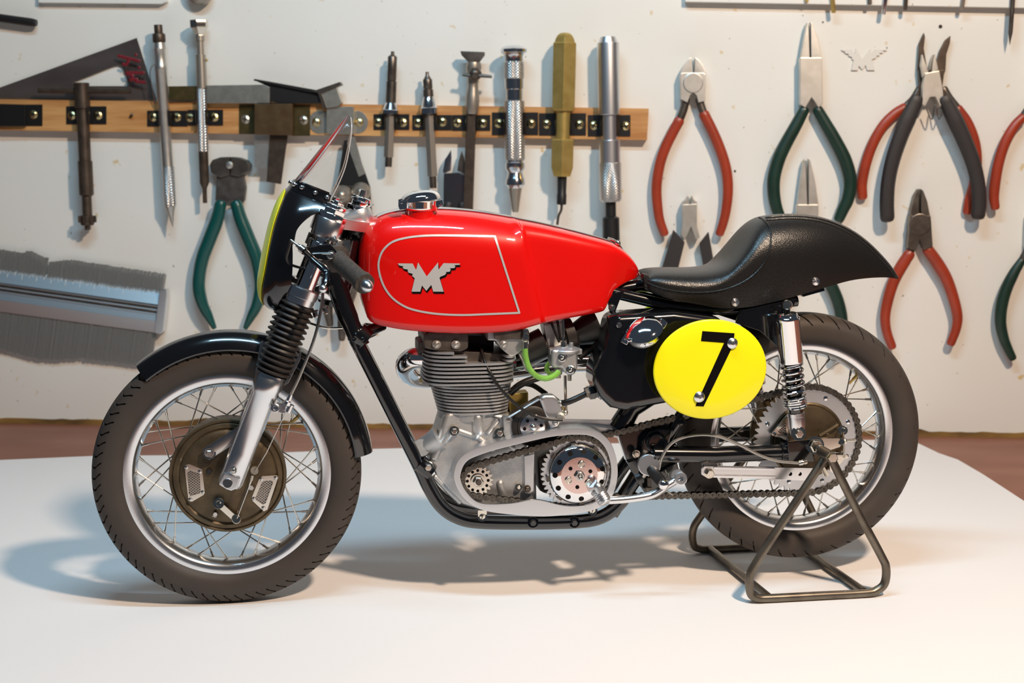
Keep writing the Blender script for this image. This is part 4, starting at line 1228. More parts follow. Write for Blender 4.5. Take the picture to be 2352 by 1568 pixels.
# ---------------------------------------------------------------- tank
TK = [((821, 588), (821, 610), 6), ((824, 555), (825, 660), 42), ((834, 524), (836, 706), 66), ((853, 503), (850, 738), 84), ((882, 488), (888, 751), 98), ((930, 479), (945, 760), 108), ((1010, 477), (1040, 766), 112), ((1080, 482), (1130, 765), 112), ((1135, 490), (1192, 758), 111),
      ((1163, 495), (1226, 749), 109), ((1176, 498), (1243, 744), 105), ((1181, 500), (1248, 742), 93), ((1190, 502), (1256, 741), 88), ((1240, 512), (1295, 733), 84), ((1300, 526), (1345, 724), 80), ((1350, 539), (1382, 716), 75), ((1380, 547), (1391, 708), 70), ((1402, 555), (1399, 690), 64), ((1426, 570), (1414, 666), 55), ((1446, 590), (1436, 650), 46), ((1460, 611), (1456, 641), 34), ((1467, 628), (1465, 636), 10)]
def tank_sections(TK, n=28, sub=3):
    ctl = []
    for tpx, bpx, W in TK:
        a = p(tpx[0], tpx[1], 8)
        b = p(bpx[0], bpx[1], W * .9)
        ctl.append((a.x, a.z, b.x, b.z, W))
    rows = []
    L = len(ctl)
    for i in range((L - 1) * sub + 1):
        t = i / sub
        k = min(int(t), L - 2)
        s = t - k
        g = lambda q: ctl[max(0, min(L - 1, q))]
        a, b, c, d = g(k - 1), g(k), g(k + 1), g(k + 2)
        v = []
        for m in range(5):
            m1, m2 = (c[m] - a[m]) / 2, (d[m] - b[m]) / 2
            if m == 4 and 8 <= k <= 12: m1 = m2 = 0
            h = s
            v.append((2 * h ** 3 - 3 * h * h + 1) * b[m] + (h ** 3 - 2 * h * h + h) * m1 + (-2 * h ** 3 + 3 * h * h) * c[m] + (h ** 3 - h * h) * m2)
        rows.append(v)
    secs = []
    for ir, (tx, tz, bx, bz, W) in enumerate(rows):
        half = []
        kr = max(0, min(1, (ir - 27) / 7))
        tp, bt = .34 - .13 * kr, .10
        ex = .86 - .22 * kr
        for j in range(14):
            u = math.pi / 2 * j / 13
            half.append((math.sin(u) ** ex, tp * (1 - abs(math.cos(u)) ** ex)))
        for j in range(1, 8):
            half.append((1 - .02 * (j / 8) ** 2, tp + (1 - bt - tp) * j / 8))
        for j in range(9):
            u = math.pi / 2 * j / 8
            half.append((.98 - .13 * (1 - abs(math.cos(u)) ** .9), 1 - bt + bt * math.sin(u) ** .9))
        half += [(.5, 1.0), (0, 1.0)]
        pts = [(w * W, m) for w, m in half]
        pts += [(-w, m) for w, m in pts[-2:0:-1]]
        ring = [Vector((tx + (bx - tx) * m, -w, tz + (bz - tz) * m)) for w, m in pts]
        secs.append(ring)
    return secs
tmb = MB().loft(tank_sections(TK))
tank = part(tmb, 'fuel_tank', 'red', label='glossy red fuel tank', ang=60)
tb = tmb.bvh()
line = [(1194, 718), (1120, 721), (1060, 723), (1000, 720), (950, 711), (920, 698), (896, 678), (879, 650), (870, 615), (873, 590), (884, 570), (905, 554), (940, 545), (985, 541), (1050, 541), (1136, 543)]
L1 = [tuple(q) for q in catmull([Vector((a, b)) for a, b in line], 10)]
mb = MB()
strip(mb, tb, L1, 4.6, 1.0)
def seg(a, b, n=24): return [lerp2(a, b, i / n) for i in range(n + 1)]
strip(mb, tb, seg((1136, 541.5), (1193, 719)), 4.6, 1.1)
part(mb, 'pinstripe', 'silver_paint', parent=tank, label='silver pinstripe', ang=80)
part(decal(MB(), tb, [(x + 2.2, y + 5) for x, y in EMBP] , 12, .8), 'badge_shadow', 'ink_and_shade', parent=tank, ang=80)
part(decal(MB(), tb, [(x + .2, y + 3) for x, y in EMBP] , 12, .9), 'badge_shadow', 'ink_and_shade', parent=tank, ang=80)
part(decal(MB(), tb, EMBP, 12, 1.5), 'badge', 'silver_paint', parent=tank, label='silver winged letter M badge', ang=80)
# strap over the tank
st = []
for x, y in ((872, 489), (905, 481), (950, 477), (1010, 474.5), (1070, 478), (1130, 486), (1190, 497), (1250, 511), (1310, 526), (1360, 539), (1400, 551)):
    st.append(p(x, y + 2.5, 8) + Vector((0, 0, 2)))
xa, xb = p(866, 492, 14).x, p(1400, 556, 14).x
rows = []
for i in range(61):
    x = xa + (xb - xa) * i / 60
    row = []
    for yy in (-4, -11, -19, -27, -34):
        h, nn, _, _ = tb.ray_cast(Vector((x, yy, 3000)), Vector((0, 0, -1)))
        if h is not None: row.append(h + Vector((0, 0, .4)))
    if len(row) == 5: rows.append(row)
part(sheet(rows, 1.8 if (rows[1][0] - rows[0][0]).cross(rows[0][1] - rows[0][0]).z > 0 else -1.8), 'tank_strap', 'alu', label='steel strap along the tank top', ang=60)
part(MB().tube(catmull([p(1396, 547, 10), p(1412, 553, 12), p(1424, 566, 12), p(1436, 588, 12)], 5), 8, 12, flat=.4).sphere(p(1419, 558, 20), 7, 10), 'strap_buckle', 'steel')
sp = []
for i in range(150):
    s = i / 149
    c_ = p(1440 + 32 * s, 588 + 46 * s, 14)
    sp.append(c_ + Vector((math.cos(i * .8) * 3.2 * .8, math.sin(i * .8) * 3.2, math.cos(i * .8) * -3.2 * .5)))
part(MB().tube(sp, 1.1, 6), 'strap_spring', 'steel')
# filler neck and cap
NW = 46
nb = p(968, 520, NW + 14)
nt_ = p(967, 478, NW)
part(MB().lathe(nb + Vector((0, 12, -26)), nt_, [(0, 44), (.3, 40), (.55, 34), (.8, 32), (1, 32)], 40), 'filler_neck', 'red', parent=tank)
c0 = p(966, 484, NW)
cp = MB().lathe(c0, c0 + Vector((.5, 0, 22)), [(0, 32), (.1, 35), (.3, 37), (.9, 37), (1, 38)], 40)
cap_ = part(cp, 'filler_cap', 'chrome', label='chrome hinged filler cap')
lid = MB()
c1 = c0 + Vector((0, 0, 22))
rings = []
for i in range(8):
    a = math.pi / 2 * i / 7
    rr = 42 * math.cos(a) ** .7 if i < 7 else .3
    rings.append([c1 + Vector((rr * math.cos(2 * math.pi * k / 32) * 1.05, rr * math.sin(2 * math.pi * k / 32), 22 * math.sin(a) + (rr * math.cos(2 * math.pi * k / 32)) * .12)) for k in range(32)])
lid.loft(rings)
part(lid, 'lid', 'chrome', parent=cap_)
part(MB().ppx([(915, 458), (922, 456), (934, 462), (934, 480), (918, 482), (915, 474)], NW + 26, NW + 34).lathe(p(922, 464, NW + 34), p(922, 464, NW + 38), [(0, 4), (1, 3.5)], 12), 'hinge', 'chrome', 1.5, parent=cap_)
part(MB().ppx([(1001, 462), (1016, 458), (1018, 470), (1006, 478), (1001, 474)], NW + 26, NW + 34).lathe(p(1010, 468, NW + 34), p(1010, 468, NW + 38), [(0, 4), (1, 3.5)], 12), 'latch', 'chrome', 1.5, parent=cap_)

# ---------------------------------------------------------------- seat
ST = [  # x, top y, shoulder y, bottom y, half width
    (1478, 636, 646, 650, 36), (1482, 624, 642, 660, 60), (1495, 617, 646, 672, 78), (1530, 615, 655, 684, 90), (1570, 615, 662, 693, 95), (1610, 613, 664, 700, 98), (1640, 606, 660, 706, 100), (1662, 592, 652, 708, 101),
    (1684, 566, 640, 708, 102), (1702, 541, 628, 707, 102), (1720, 517, 616, 705, 102), (1738, 502, 606, 702, 101), (1760, 495, 602, 697, 100), (1800, 491, 602, 688, 97), (1850, 492, 606, 674, 90), (1900, 502, 612, 659, 78), (1950, 524, 618, 645, 61), (1990, 552, 622, 639, 45), (2025, 586, 626, 637, 29), (2048, 613, 632, 638, 16), (2063, 637, 639, 641, 4)]
def seat_sections(n=14, sub=3):
    ctl = []
    for x, yt, ys, yb, W in ST:
        a = p(x, yt, 0)
        s_ = p(x, ys, W)
        b = p(x, yb, W * .95)
        ctl.append((a.x, a.z, s_.x, s_.z, b.x, b.z, W))
    out = []
    L = len(ctl)
    for i in range((L - 1) * sub + 1):
        t = i / sub
        k = min(int(t), L - 2)
        h = t - k
        g = lambda q: ctl[max(0, min(L - 1, q))]
        a, b, c, d = g(k - 1), g(k), g(k + 1), g(k + 2)
        v = [(2 * h ** 3 - 3 * h * h + 1) * b[m] + (h ** 3 - 2 * h * h + h) * (c[m] - a[m]) / 2 + (-2 * h ** 3 + 3 * h * h) * c[m] + (h ** 3 - h * h) * (d[m] - b[m]) / 2 for m in range(7)]
        ax, az, sx, sz, bx, bz, W = v
        half = []
        for j in range(n + 1):
            u = j / n * math.pi / 2
            w = W * math.sin(u) ** .85
            e = 1 - abs(math.cos(u)) ** .95
            half.append((ax + (sx - ax) * e, w, az + (sz - az) * e))
        for j in range(1, 6):
            u = j / 5
            half.append((sx + (bx - sx) * u, W * (1 - .06 * u * u), sz + (bz - sz) * u))
        half.append((bx, W * .6, bz + 2))
        ring = [Vector((x, -w, z)) for x, w, z in half] + [Vector((x, w, z)) for x, w, z in half[::-1][:-1]]
        out.append(ring)
    return out
smb = MB().loft(seat_sections())
seat = part(smb, 'seat', 'leather', label='black leather racing seat with rounded hump', ang=70)
sb = smb.bvh()
def surf_tube(path, r, name, m, parent, off=.5, n=8):
    P = [cast(sb, x, y, off) for x, y in path]
    P = [q for q in P if q is not None]
    return part(MB().tube(P, r, 8), name, m, parent=parent)
pp = [tuple(q) for q in catmull([Vector(q) for q in ((1486, 648), (1500, 656), (1530, 665), (1570, 671), (1610, 672), (1650, 668), (1690, 656), (1725, 636), (1752, 608), (1767, 575), (1771, 545), (1766, 520), (1752, 503), (1744, 499.5))], 6)]
surf_tube(pp, 2.3, 'piping', 'leather', seat)
for dy in (4, 10):
    pp = [tuple(q) for q in catmull([Vector((x, y + dy)) for x, y in ((1758, 496), (1800, 492), (1850, 493), (1900, 503), (1950, 525), (1990, 553), (2025, 587), (2048, 614), (2060, 632))], 6)]
    surf_tube(pp, 1.8, 'piping', 'leather', seat)
for x, y in ((1873, 646), (1688, 694)):
    q = cast(sb, x, y, 0)
    part(MB().screw(q, 10, .45, 'slot', -.7, h=1), 'seat_screw', 'alu', parent=seat)
part(MB().ppx([(1478, 628), (1490, 630), (1500, 655), (1520, 672), (1500, 672), (1484, 658), (1477, 640)], 40, 70), 'seat_nose_pad', 'satin', 6, parent=seat)

# ---------------------------------------------------------------- frame
rt = 15.5
crad = [p(812, 770, 50), p(862, 868, 55), p(912, 968, 60), p(962, 1068, 60), p(985, 1118, 60), p(1012, 1160, 60), p(1048, 1186, 60), p(1100, 1198, 60), p(1220, 1200, 60), p(1330, 1197, 60), p(1385, 1185, 60), p(1424, 1155, 60), p(1450, 1115, 60), p(1500, 1040, 58)]
cm = MB().tube(catmull(crad, 6), rt, 18)
part(cm, 'cradle_tube', 'black', label='black frame cradle tube'); part(cm.mirror(), 'cradle_tube', 'black')
part(MB().tube(catmull([p(752, 590, 34), p(775, 660, 38), p(800, 730, 44), p(830, 795, 52)], 5), [24] * 5 + [22] * 6 + [20] * 5, 18), 'down_tube', 'black')
part(MB().lathe(p(818, 762, 50), p(840, 782, 50), [(0, 26), (1, 26)], 24).tube([p(815, 775, 60), p(850, 758, 45), p(880, 748, 20)], [14, 13, 11], 12).bolt(p(812, 780, 70), 5, 8).bolt(p(832, 778, 72), 5, 8), 'frame_clamp', 'black', 1)
part(MB().ppx([(838, 742), (890, 748), (862, 772), (836, 784)], 10, 24), 'tank_mount', 'black', 3)
for x in (1224, 1319):
    part(MB().bolt(p(x, 1199, 74), 8, 8, 6).lathe(p(x, 1199, 66), p(x, 1199, 76), [(0, 12.5), (1, 12.5)], 20), 'frame_bolt', 'black', .5)
    part(MB().bolt(p(x, 1199, 75), 7.2, 5, 6), 'bolt', 'nickel', .5)
# seat rails
rails = MB().tube(catmull([p(1395, 668, 46), p(1460, 684, 48), p(1540, 702, 54), p(1620, 710, 60), p(1700, 706, 62), p(1830, 690, 62)], 6), 13, 14)
part(rails, 'seat_rail', 'black', label='black seat rail'); part(rails.mirror(), 'seat_rail', 'black')
part(MB().tube([p(1400, 668, 20), p(1470, 655, 20), p(1520, 660, 20)], 14, 14), 'frame_spine', 'black')
part(MB().ppx([(1396, 690), (1412, 672), (1436, 668), (1424, 690), (1412, 722), (1402, 722)], 50, 62), 'frame_gusset', 'black', 3)
part(MB().bolt(p(1405, 706, 62), 6, 6, 6, 8), 'bolt', 'steel')
part(MB().tube([p(1405, 712, 58), p(1416, 738, 66)], 5, 10), 'tank_stay', 'black')
gp = MB().ppx([(1700, 712), (1830, 686), (1824, 702), (1800, 716), (1790, 800), (1745, 760), (1690, 742)], 84, 92)
part(gp, 'shock_gusset', 'black', 2); part(gp.mirror(), 'shock_gusset', 'black', 2)
part(MB().ppx([(1838, 672), (1893, 661), (1895, 668), (1845, 682)], 30, 60), 'seat_bracket', 'black', 1.5)
# rear engine plate, pivot lug
part(MB().ppx([(1420, 1000), (1450, 985), (1480, 975), (1530, 962), (1552, 968), (1540, 1000), (1560, 1030), (1545, 1070), (1525, 1080), (1500, 1090), (1470, 1090), (1440, 1060)], 40, 66), 'pivot_plate', 'black', 3)
part(MB().ppx([(1475, 1012), (1490, 992), (1515, 984), (1548, 985), (1540, 1010), (1530, 1060), (1500, 1080), (1470, 1060)], 66, 90), 'pivot_lug', 'black', 5)
part(MB().lathe(p(1509, 1018, 80), p(1509, 1018, 104), [(0, 24), (.9, 24), (1, 21), (.98, 17), (.4, 17)], 30), 'pivot_boss', 'black', .5)
part(MB().tube([p(1532, 1010, 60), p(1560, 960, 66), p(1600, 900, 70), p(1640, 820, 72)], 14, 14), 'frame_stay', 'black')
part(MB().lathe(p(1565, 967, 76), p(1565, 967, 86), [(0, 10), (.9, 10), (1, 6), (.5, 6)], 18), 'stay_boss', 'black')
part(MB().tube([p(1420, 985, 40), p(1450, 935, 40), p(1500, 905, 40), p(1560, 880, 40)], [26, 24, 22, 20], 16), 'frame_crossmember', 'black')
part(MB().ppx([(1440, 1060), (1480, 1050), (1500, 1092), (1555, 1060), (1562, 1085), (1525, 1120), (1500, 1150), (1480, 1130), (1462, 1105)], 58, 76), 'footrest_plate', 'black', 3)
# swingarm
SW = 100
sa = MB().tube([p(1498, 1042, SW), p(1640, 1044, SW), p(1800, 1037, SW)], 19, 18)
sa.lathe(p(1790, 1037, SW), p(1822, 1035, SW), [(0, 20), (.1, 22), (.9, 22), (1, 20)], 20)
sa.ppx([(1808, 1014), (1868, 1008), (1872, 1060), (1812, 1062)], SW - 20, SW + 22)
part(sa, 'swingarm', 'black', 3, label='black tubular swingarm')
sf = MB().tube([p(1498, 1042, SW), p(1640, 1044, SW), p(1830, 1037, SW)], 19, 18)
part(sf.mirror(), 'swingarm', 'black')
part(MB().ppx([(1608, 1055), (1648, 1056), (1648, 1080), (1640, 1096), (1622, 1096)], SW - 4, SW + 6), 'torque_bracket', 'black', 2)
# torque arm
ta = MB().ppx([(1612, 1076), (1618, 1070), (1868, 1074), (1877, 1080), (1878, 1098), (1870, 1104), (1622, 1096), (1612, 1090)], SW + 6, SW + 12)
part(ta, 'torque_arm', 'alu', 1)
part(MB().ppx([(1640, 1071), (1780, 1075), (1785, 1080), (1640, 1077)], SW + 12, SW + 16).ppx([(1636, 1090), (1783, 1093), (1780, 1098), (1636, 1096)], SW + 12, SW + 16), 'torque_arm_flange', 'alu', .8)
for x in (1815, 1837): part(MB().lathe(p(x, 1088, SW + 11), p(x, 1088, SW + 12.6), [(0, 4.6), (1, 4.6)], 16), 'lightening_hole_shade', 'ink_and_shade')  # thin black disc on the arm, hole shade painted instead of cut
part(MB().bolt(p(1629, 1086, SW + 12), 10, 9, 6, 12), 'bolt', 'nickel')

# ---------------------------------------------------------------- shocks
HW = 138
S0, S1_ = p(1807, 716, HW), p(1832, 992, HW)
def sfrac(y): return (y - 716) / 276
cov = MB().lathe(S0, S1_, [(sfrac(718), 18), (sfrac(720), 22), (sfrac(727), 24), (sfrac(730), 27.5), (sfrac(735), 28), (sfrac(737), 26.8), (sfrac(828), 27), (sfrac(832), 25), (sfrac(834), 20)], 40)
part(cov, 'shock_cover', 'chrome', label='chrome shock absorber cover'); part(cov.mirror(), 'shock_cover', 'chrome')
rodm = MB().lathe(S0, S1_, [(sfrac(825), 17), (sfrac(945), 17), (sfrac(948), 16), (sfrac(960), 16)], 24)
part(rodm, 'shock_body', 'black'); part(rodm.mirror(), 'shock_body', 'black')
axis = (S1_ - S0).normalized()
e1 = axis.cross(Vector((0, 1, 0))).normalized()
e2 = axis.cross(e1)
sp, y = [], 832
nT = 9.4
for i in range(int(nT * 22) + 1):
    a = i / 22
    yy = 834 + (a * 14.5 if a < 5.4 else 5.4 * 14.5 + (a - 5.4) * 5.2)
    sp.append(S0 + (S1_ - S0) * sfrac(yy) + (e1 * math.cos(a * 2 * math.pi) + e2 * math.sin(a * 2 * math.pi)) * 23)
spm = MB().tube(sp, 3.3, 8)
part(spm, 'shock_spring', 'chrome', label='chrome coil spring'); part(spm.mirror(), 'shock_spring', 'chrome')
col_ = MB().lathe(S0, S1_, [(sfrac(912), 24), (sfrac(916), 25), (sfrac(922), 24), (sfrac(924), 21), (sfrac(936), 20), (sfrac(936.5), 17)], 30)
part(col_, 'spring_collar', 'alu'); part(col_.mirror(), 'spring_collar', 'alu')
eye = MB().lathe(S0, S1_, [(sfrac(946), 18), (sfrac(947), 19.5), (sfrac(955), 19.5), (sfrac(956), 18.5), (sfrac(975), 19), (sfrac(1000), 16), (sfrac(1006), 8)], 30)
part(eye, 'shock_eye', 'alu'); part(eye.mirror(), 'shock_eye', 'alu')
part(MB().lathe(p(1834, 995, HW + 8), p(1834, 995, HW + 20), [(0, 17), (1, 16)], 26).bolt(p(1834, 995, HW + 20), 10, 9), 'shock_bolt', 'nickel', .5)
part(MB().lathe(p(1808, 700, HW - 4), p(1808, 700, HW + 16), [(0, 10), (.3, 10), (.32, 11.5), (.85, 11.5), (1, 9)], 24).lathe(p(1808, 700, HW + 15), p(1808, 700, HW + 19), [(0, 5.5), (1, 5)], 14), 'shock_stud', 'nickel')
part(MB().tube([p(1808, 700, 90), p(1808, 700, HW)], 8, 12).tube([p(1808, 706, HW), p(1808, 722, HW)], 7, 10), 'shock_mount', 'black')

# ---------------------------------------------------------------- rear hub, sprocket
def poly_disc(C, w0, w1, fr, n, holes=None):
    pass
SPW = 66
SC = p(1853, 1010, SPW)
teeth = 54
def sprocket(C, w0, w1, rr, rin, nt, depth, name, m, parent=None):
    N = nt * 6
    oo, ii = [], []
    for k in range(N):
        a = 2 * math.pi * k / N
        f = (k % 6)
        r = rr + (depth if f in (0, 1) else (depth * .35 if f in (5, 2) else -depth * .5))
        oo.append((C.x + r * math.cos(a), C.z + r * math.sin(a)))
        ii.append((C.x + rin * math.cos(a), C.z + rin * math.sin(a)))
    return part(MB().ring2(oo, ii, -w0, -w1), name, m, parent=parent)
spk = sprocket(SC, SPW - 3, SPW + 3, 120, 84, teeth, 6, 'sprocket', 'alu_satin')
for k in range(8):
    a = math.radians(22 + 45 * k)
    q = Vector((SC.x + 104 * math.cos(a), -SPW - 3, SC.z + 104 * math.sin(a)))
    part(MB().screw(q, 5.5, .3, 'slot', .3), 'screw', 'chrome', parent=spk)
hubd = disc(Vector((SC.x, 0, SC.z)), 20, [(0, 100), (20, 100), (26, 94), (44, 90), (50, 88), (52, 84), (50, 81), (54, 78), (58, 40), (60, .1)], 90, 'hub_drum', 'mag', label='bronzed rear hub')
part(MB().lathe(Vector((SC.x, 50, SC.z)), Vector((SC.x, -30, SC.z)), [(0, 40), (.1, 100), (.2, 100), (.25, 45), (.7, 45), (1, 60)], 48), 'hub_core', 'mag')
mesh_vent([(1772, 996), (1800, 962), (1812, 958), (1812, 1002), (1806, 1008), (1774, 1000)], [(1786, 992), (1804, 971), (1808, 1000)], [(1779, 996)], 80, hubd)
mesh_vent([(1905, 1036), (1935, 1040), (1942, 1052), (1912, 1086), (1906, 1080)], [(1912, 1044), (1930, 1046), (1914, 1070)], [(1938, 1048)], 80, hubd)
part(MB().tube([p(1882, 1000, 84), p(1925, 975, 84)], 4, 8), 'cam_web', 'mag', parent=hubd)
part(MB().lathe(p(1936, 988, 80), p(1936, 988, 102), [(0, 10), (.6, 11), (.62, 6), (1, 5)], 18).tube([p(1936, 990, 96), p(1936, 1010, 96), p(1938, 1050, 94)], 6, 10, flat=.4).bar(p(1920, 1048, 92), p(1946, 1048, 92), 9, 4), 'brake_arm', 'nickel', .5)
part(MB().ppx([(1883, 1070), (1892, 1068), (1905, 1090), (1900, 1095), (1893, 1094)], 96, 101), 'brake_link', 'nickel', 1)
AXW = 150
part(MB().lathe(p(1872, 1022, 118), p(1872, 1022, 128), [(0, 20), (1, 20)], 28).bolt(p(1872, 1022, 126), 16, 14), 'axle_nut', 'nickel', .6)
part(MB().ppx([(1875, 1006), (1928, 1006), (1934, 1012), (1930, 1026), (1898, 1036), (1880, 1036)], 112, 120).lathe(p(1932, 1014, 112), p(1932, 1014, 122), [(0, 8), (1, 8)], 8).tube([p(1930, 1013, 116), p(1966, 1010, 116)], 3.5, 10).bolt(p(1938, 1013, 116), 7, 6, ax=(1, 0, 0)), 'chain_adjuster', 'nickel', .8)
part(MB().tube([Vector((SC.x + 18, 110, SC.z - 12)), p(1874, 1024, 118), Vector((A0.x - 3, -147, A0.z + 3))], [11, 11, 10], 14), 'axle', 'steel')
part(MB().tube(catmull([p(1513, 1078, 118), p(1520, 1050, 120), p(1540, 1020, 122), p(1570, 1004, 124), p(1610, 998, 124), p(1650, 1002, 124), p(1700, 1022, 124), p(1745, 1045, 124), p(1785, 1058, 124), p(1835, 1063, 120)], 6), 3.6, 10), 'brake_cable', 'cable', label='silver rear brake cable')
part(MB().lathe(p(1834, 1063, 120), p(1853, 1060, 120), [(0, 6), (.5, 6.5), (.55, 4.5), (.6, 4.5), (.65, 6), (1, 5)], 10), 'cable_ferrule', 'nickel')

# ---------------------------------------------------------------- chains
def chain(c1, r1, c2, r2, w, pitch, name, label, pr, count=None):
    """c1, c2 (x,z) circles; open loop round both"""
    d = Vector((c2[0] - c1[0], c2[1] - c1[1]))
    L = d.length
    base = math.atan2(d.y, d.x)
    off = math.acos((r1 - r2) / L)
    pts = []
    a1, a2 = base + off, base - off          # tangent normals, upper and lower
    up1 = Vector((c1[0] + r1 * math.cos(a1), c1[1] + r1 * math.sin(a1)))
    up2 = Vector((c2[0] + r2 * math.cos(a1), c2[1] + r2 * math.sin(a1)))
    lo1 = Vector((c1[0] + r1 * math.cos(a2), c1[1] + r1 * math.sin(a2)))
    lo2 = Vector((c2[0] + r2 * math.cos(a2), c2[1] + r2 * math.sin(a2)))
    for i in range(60): pts.append(up1.lerp(up2, i / 60))
    for i in range(90):
        a = a1 - (a1 - a2) * i / 90 if a1 - a2 < math.pi * 2 else 0
        pts.append(Vector((c2[0] + r2 * math.cos(a), c2[1] + r2 * math.sin(a))))
    for i in range(60): pts.append(lo2.lerp(lo1, i / 60))
    for i in range(90):
        a = a2 - (2 * math.pi - (a1 - a2)) * i / 90
        pts.append(Vector((c1[0] + r1 * math.cos(a), c1[1] + r1 * math.sin(a))))
    acc = [0]
    n = len(pts)
    for i in range(n): acc.append(acc[-1] + (pts[(i + 1) % n] - pts[i]).length)
    T = acc[-1]
    cnt = int(round(T / pitch / 2)) * 2
    pin = []
    j = 0
    for k in range(cnt):
        s = T * k / cnt
        while acc[j + 1] < s: j += 1
        f = (s - acc[j]) / (acc[j + 1] - acc[j])
        pin.append(pts[j].lerp(pts[(j + 1) % n], f))
    mb = MB()
    for q in pin:
        mb.lathe((q.x, -(w - 10), q.y), (q.x, -(w + 10), q.y), [(0, pr * .42), (.2, pr * .42), (.22, pr * .8), (.78, pr * .8), (.8, pr * .42), (1, pr * .36)], 8)
    ch = part(mb, name, 'chain', label=label)
    P = T / cnt
    def plate(wo):
        o = []
        for k in range(10):
            a = math.radians(-108 + 216 * k / 9)
            o.append((P / 2 + pr * math.cos(a), pr * math.sin(a)))
        o.append((0, pr * .62))
        for k in range(10):
            a = math.radians(72 + 216 * k / 9)
            o.append((-P / 2 + pr * math.cos(a), pr * math.sin(a)))
        o.append((0, -pr * .62))
        return MB().prism(o, wo, wo + 2).prism(o, -wo - 2, -wo)
    mo, mi = shared(plate(6.2), 'link_plate', M['chain']), shared(plate(3.4), 'link_plate', M['chain'])
    for k in range(cnt):
        a, b = pin[k], pin[(k + 1) % cnt]
        m = (a + b) / 2
        ang = math.atan2(b.y - a.y, b.x - a.x)
        piece(mo if k % 2 else mi, 'link_plate', ch, Matrix.Translation(Vector((m.x, -w, m.y))) @ Matrix.Rotation(-ang, 4, 'Y'))
    return ch
GS = p(1386, 1071, SPW)
chain((GS.x, GS.z), 70, (SC.x, SC.z), 124, SPW, 14.9, 'drive_chain', 'dark steel drive chain', 7.4)

# ---------------------------------------------------------------- number plates
PW = 168
pc = p(1632, 848.5, PW)
rx = (p(1762, 848, PW) - p(1502, 848, PW)).length / 2
rz = (p(1632, 734, PW) - p(1632, 963, PW)).length / 2
def plate_mesh(sgn):
    rings = []
    for y, k in ((0, .985), (-1, .998), (-3, 1.0), (-5, .99), (-6, .97), (-7.5, .6), (-8, .02)):
        rings.append([(pc.x + rx * k * math.cos(2 * math.pi * i / 96), sgn * (-PW + 6 + y), pc.z + rz * k * math.sin(2 * math.pi * i / 96) - 0.0) for i in range(96)])
    return MB().loft(rings)
plt = part(plate_mesh(1), 'number_plate', 'yellow', label='oval yellow racing plate with black 7', ang=45)
part(plate_mesh(-1), 'number_plate', 'yellow', ang=45, label='far-side yellow racing plate')
nb_ = plate_mesh(1).bvh()
seven = [(1613, 760), (1687, 765), (1684, 792), (1616, 933), (1597, 932), (1663, 787), (1610, 783)]
part(decal(MB(), nb_, seven, 12, .8), 'numeral', 'ink_and_shade', parent=plt, label='black number 7', ang=80)
for x, y in ((1682, 788), (1606, 911)):
    q = p(x, y, PW + 3)
    s = part(MB().lathe(q, q + Vector((0, -7, 0)), [(0, 12), (.3, 12), (.7, 9), (.95, 5), (1, 3.4), (.75, 3.2)], 28), 'plate_screw', 'alu', parent=plt)
part(MB().tube([p(1684, 790, 70), p(1684, 790, PW)], 6, 10).tube([p(1606, 911, 70), p(1606, 911, PW)], 6, 10), 'plate_post', 'satin')

# ---------------------------------------------------------------- oil tank
ot = MB()
pol = [(1404, 730), (1425, 724), (1550, 716), (1660, 730), (1680, 790), (1650, 890), (1530, 928), (1440, 945), (1404, 938), (1378, 912), (1364, 880), (1366, 850), (1390, 800)]
ot.ppx(pol, 24, 128)
part(ot, 'oil_tank', 'black', 26, label='gloss black oil tank', seg=6)
part(MB().ppx([(1398, 728), (1418, 722), (1430, 745), (1424, 790), (1408, 820), (1400, 790)], 100, 126), 'oil_tank_bracket', 'black', 4)
part(MB().bolt(p(1421, 746, 126), 6.5, 6, 6), 'bolt', 'steel')
oc = p(1478, 758, 140)
axd = Vector((-.30, -.50, .81)).normalized()
oc0 = oc - axd * 22
cap2 = part(MB().lathe(oc0, oc0 + axd * 22, [(0, 34), (.2, 38), (.5, 39), (.9, 39), (1, 40)], 36), 'oil_cap', 'chrome', label='chrome oil filler cap')
rings = []
u1 = axd.cross(Vector((0, 1, 0))).normalized()
u2 = axd.cross(u1)
lidm = MB().lathe(oc0 + axd * 22, oc0 + axd * 42, [(0, 43), (.15, 44), (.35, 41), (.6, 33), (.85, 18), (1, .2)], 36)
part(lidm, 'lid', 'chrome', parent=cap2)
part(MB().box(oc0 + axd * 18 + u1 * 44, (16, 16, 20), Matrix.Rotation(.5, 3, 'Y')).bolt(p(1444, 780, 158), 5, 6), 'hinge', 'chrome', 2, parent=cap2)
part(MB().box(oc0 + axd * 20 - u1 * 44, (16, 16, 18), Matrix.Rotation(.5, 3, 'Y')), 'latch', 'chrome', 3, parent=cap2)
part(MB().lathe(p(1384, 895, 90), p(1352, 902, 90), [(0, 21), (.35, 21), (.36, 15), (.6, 15), (.62, 17), (1, 16)], 6), 'oil_union', 'black', 1.5)
part(MB().lathe(p(1354, 899, 92), p(1344, 902, 92), [(0, 13), (1, 12)], 6), 'union_nut', 'tool_dark', .8)
part(MB().tube(catmull([p(1350, 902, 92), p(1330, 912, 92), p(1300, 924, 90), p(1270, 926, 60)], 6), 7, 12), 'oil_hose', 'hose')
part(MB().tube(catmull([p(1330, 822, 40), p(1360, 800, 40), p(1385, 774, 44), p(1402, 748, 50)], 6), 6.5, 12), 'breather_hose', 'hose')

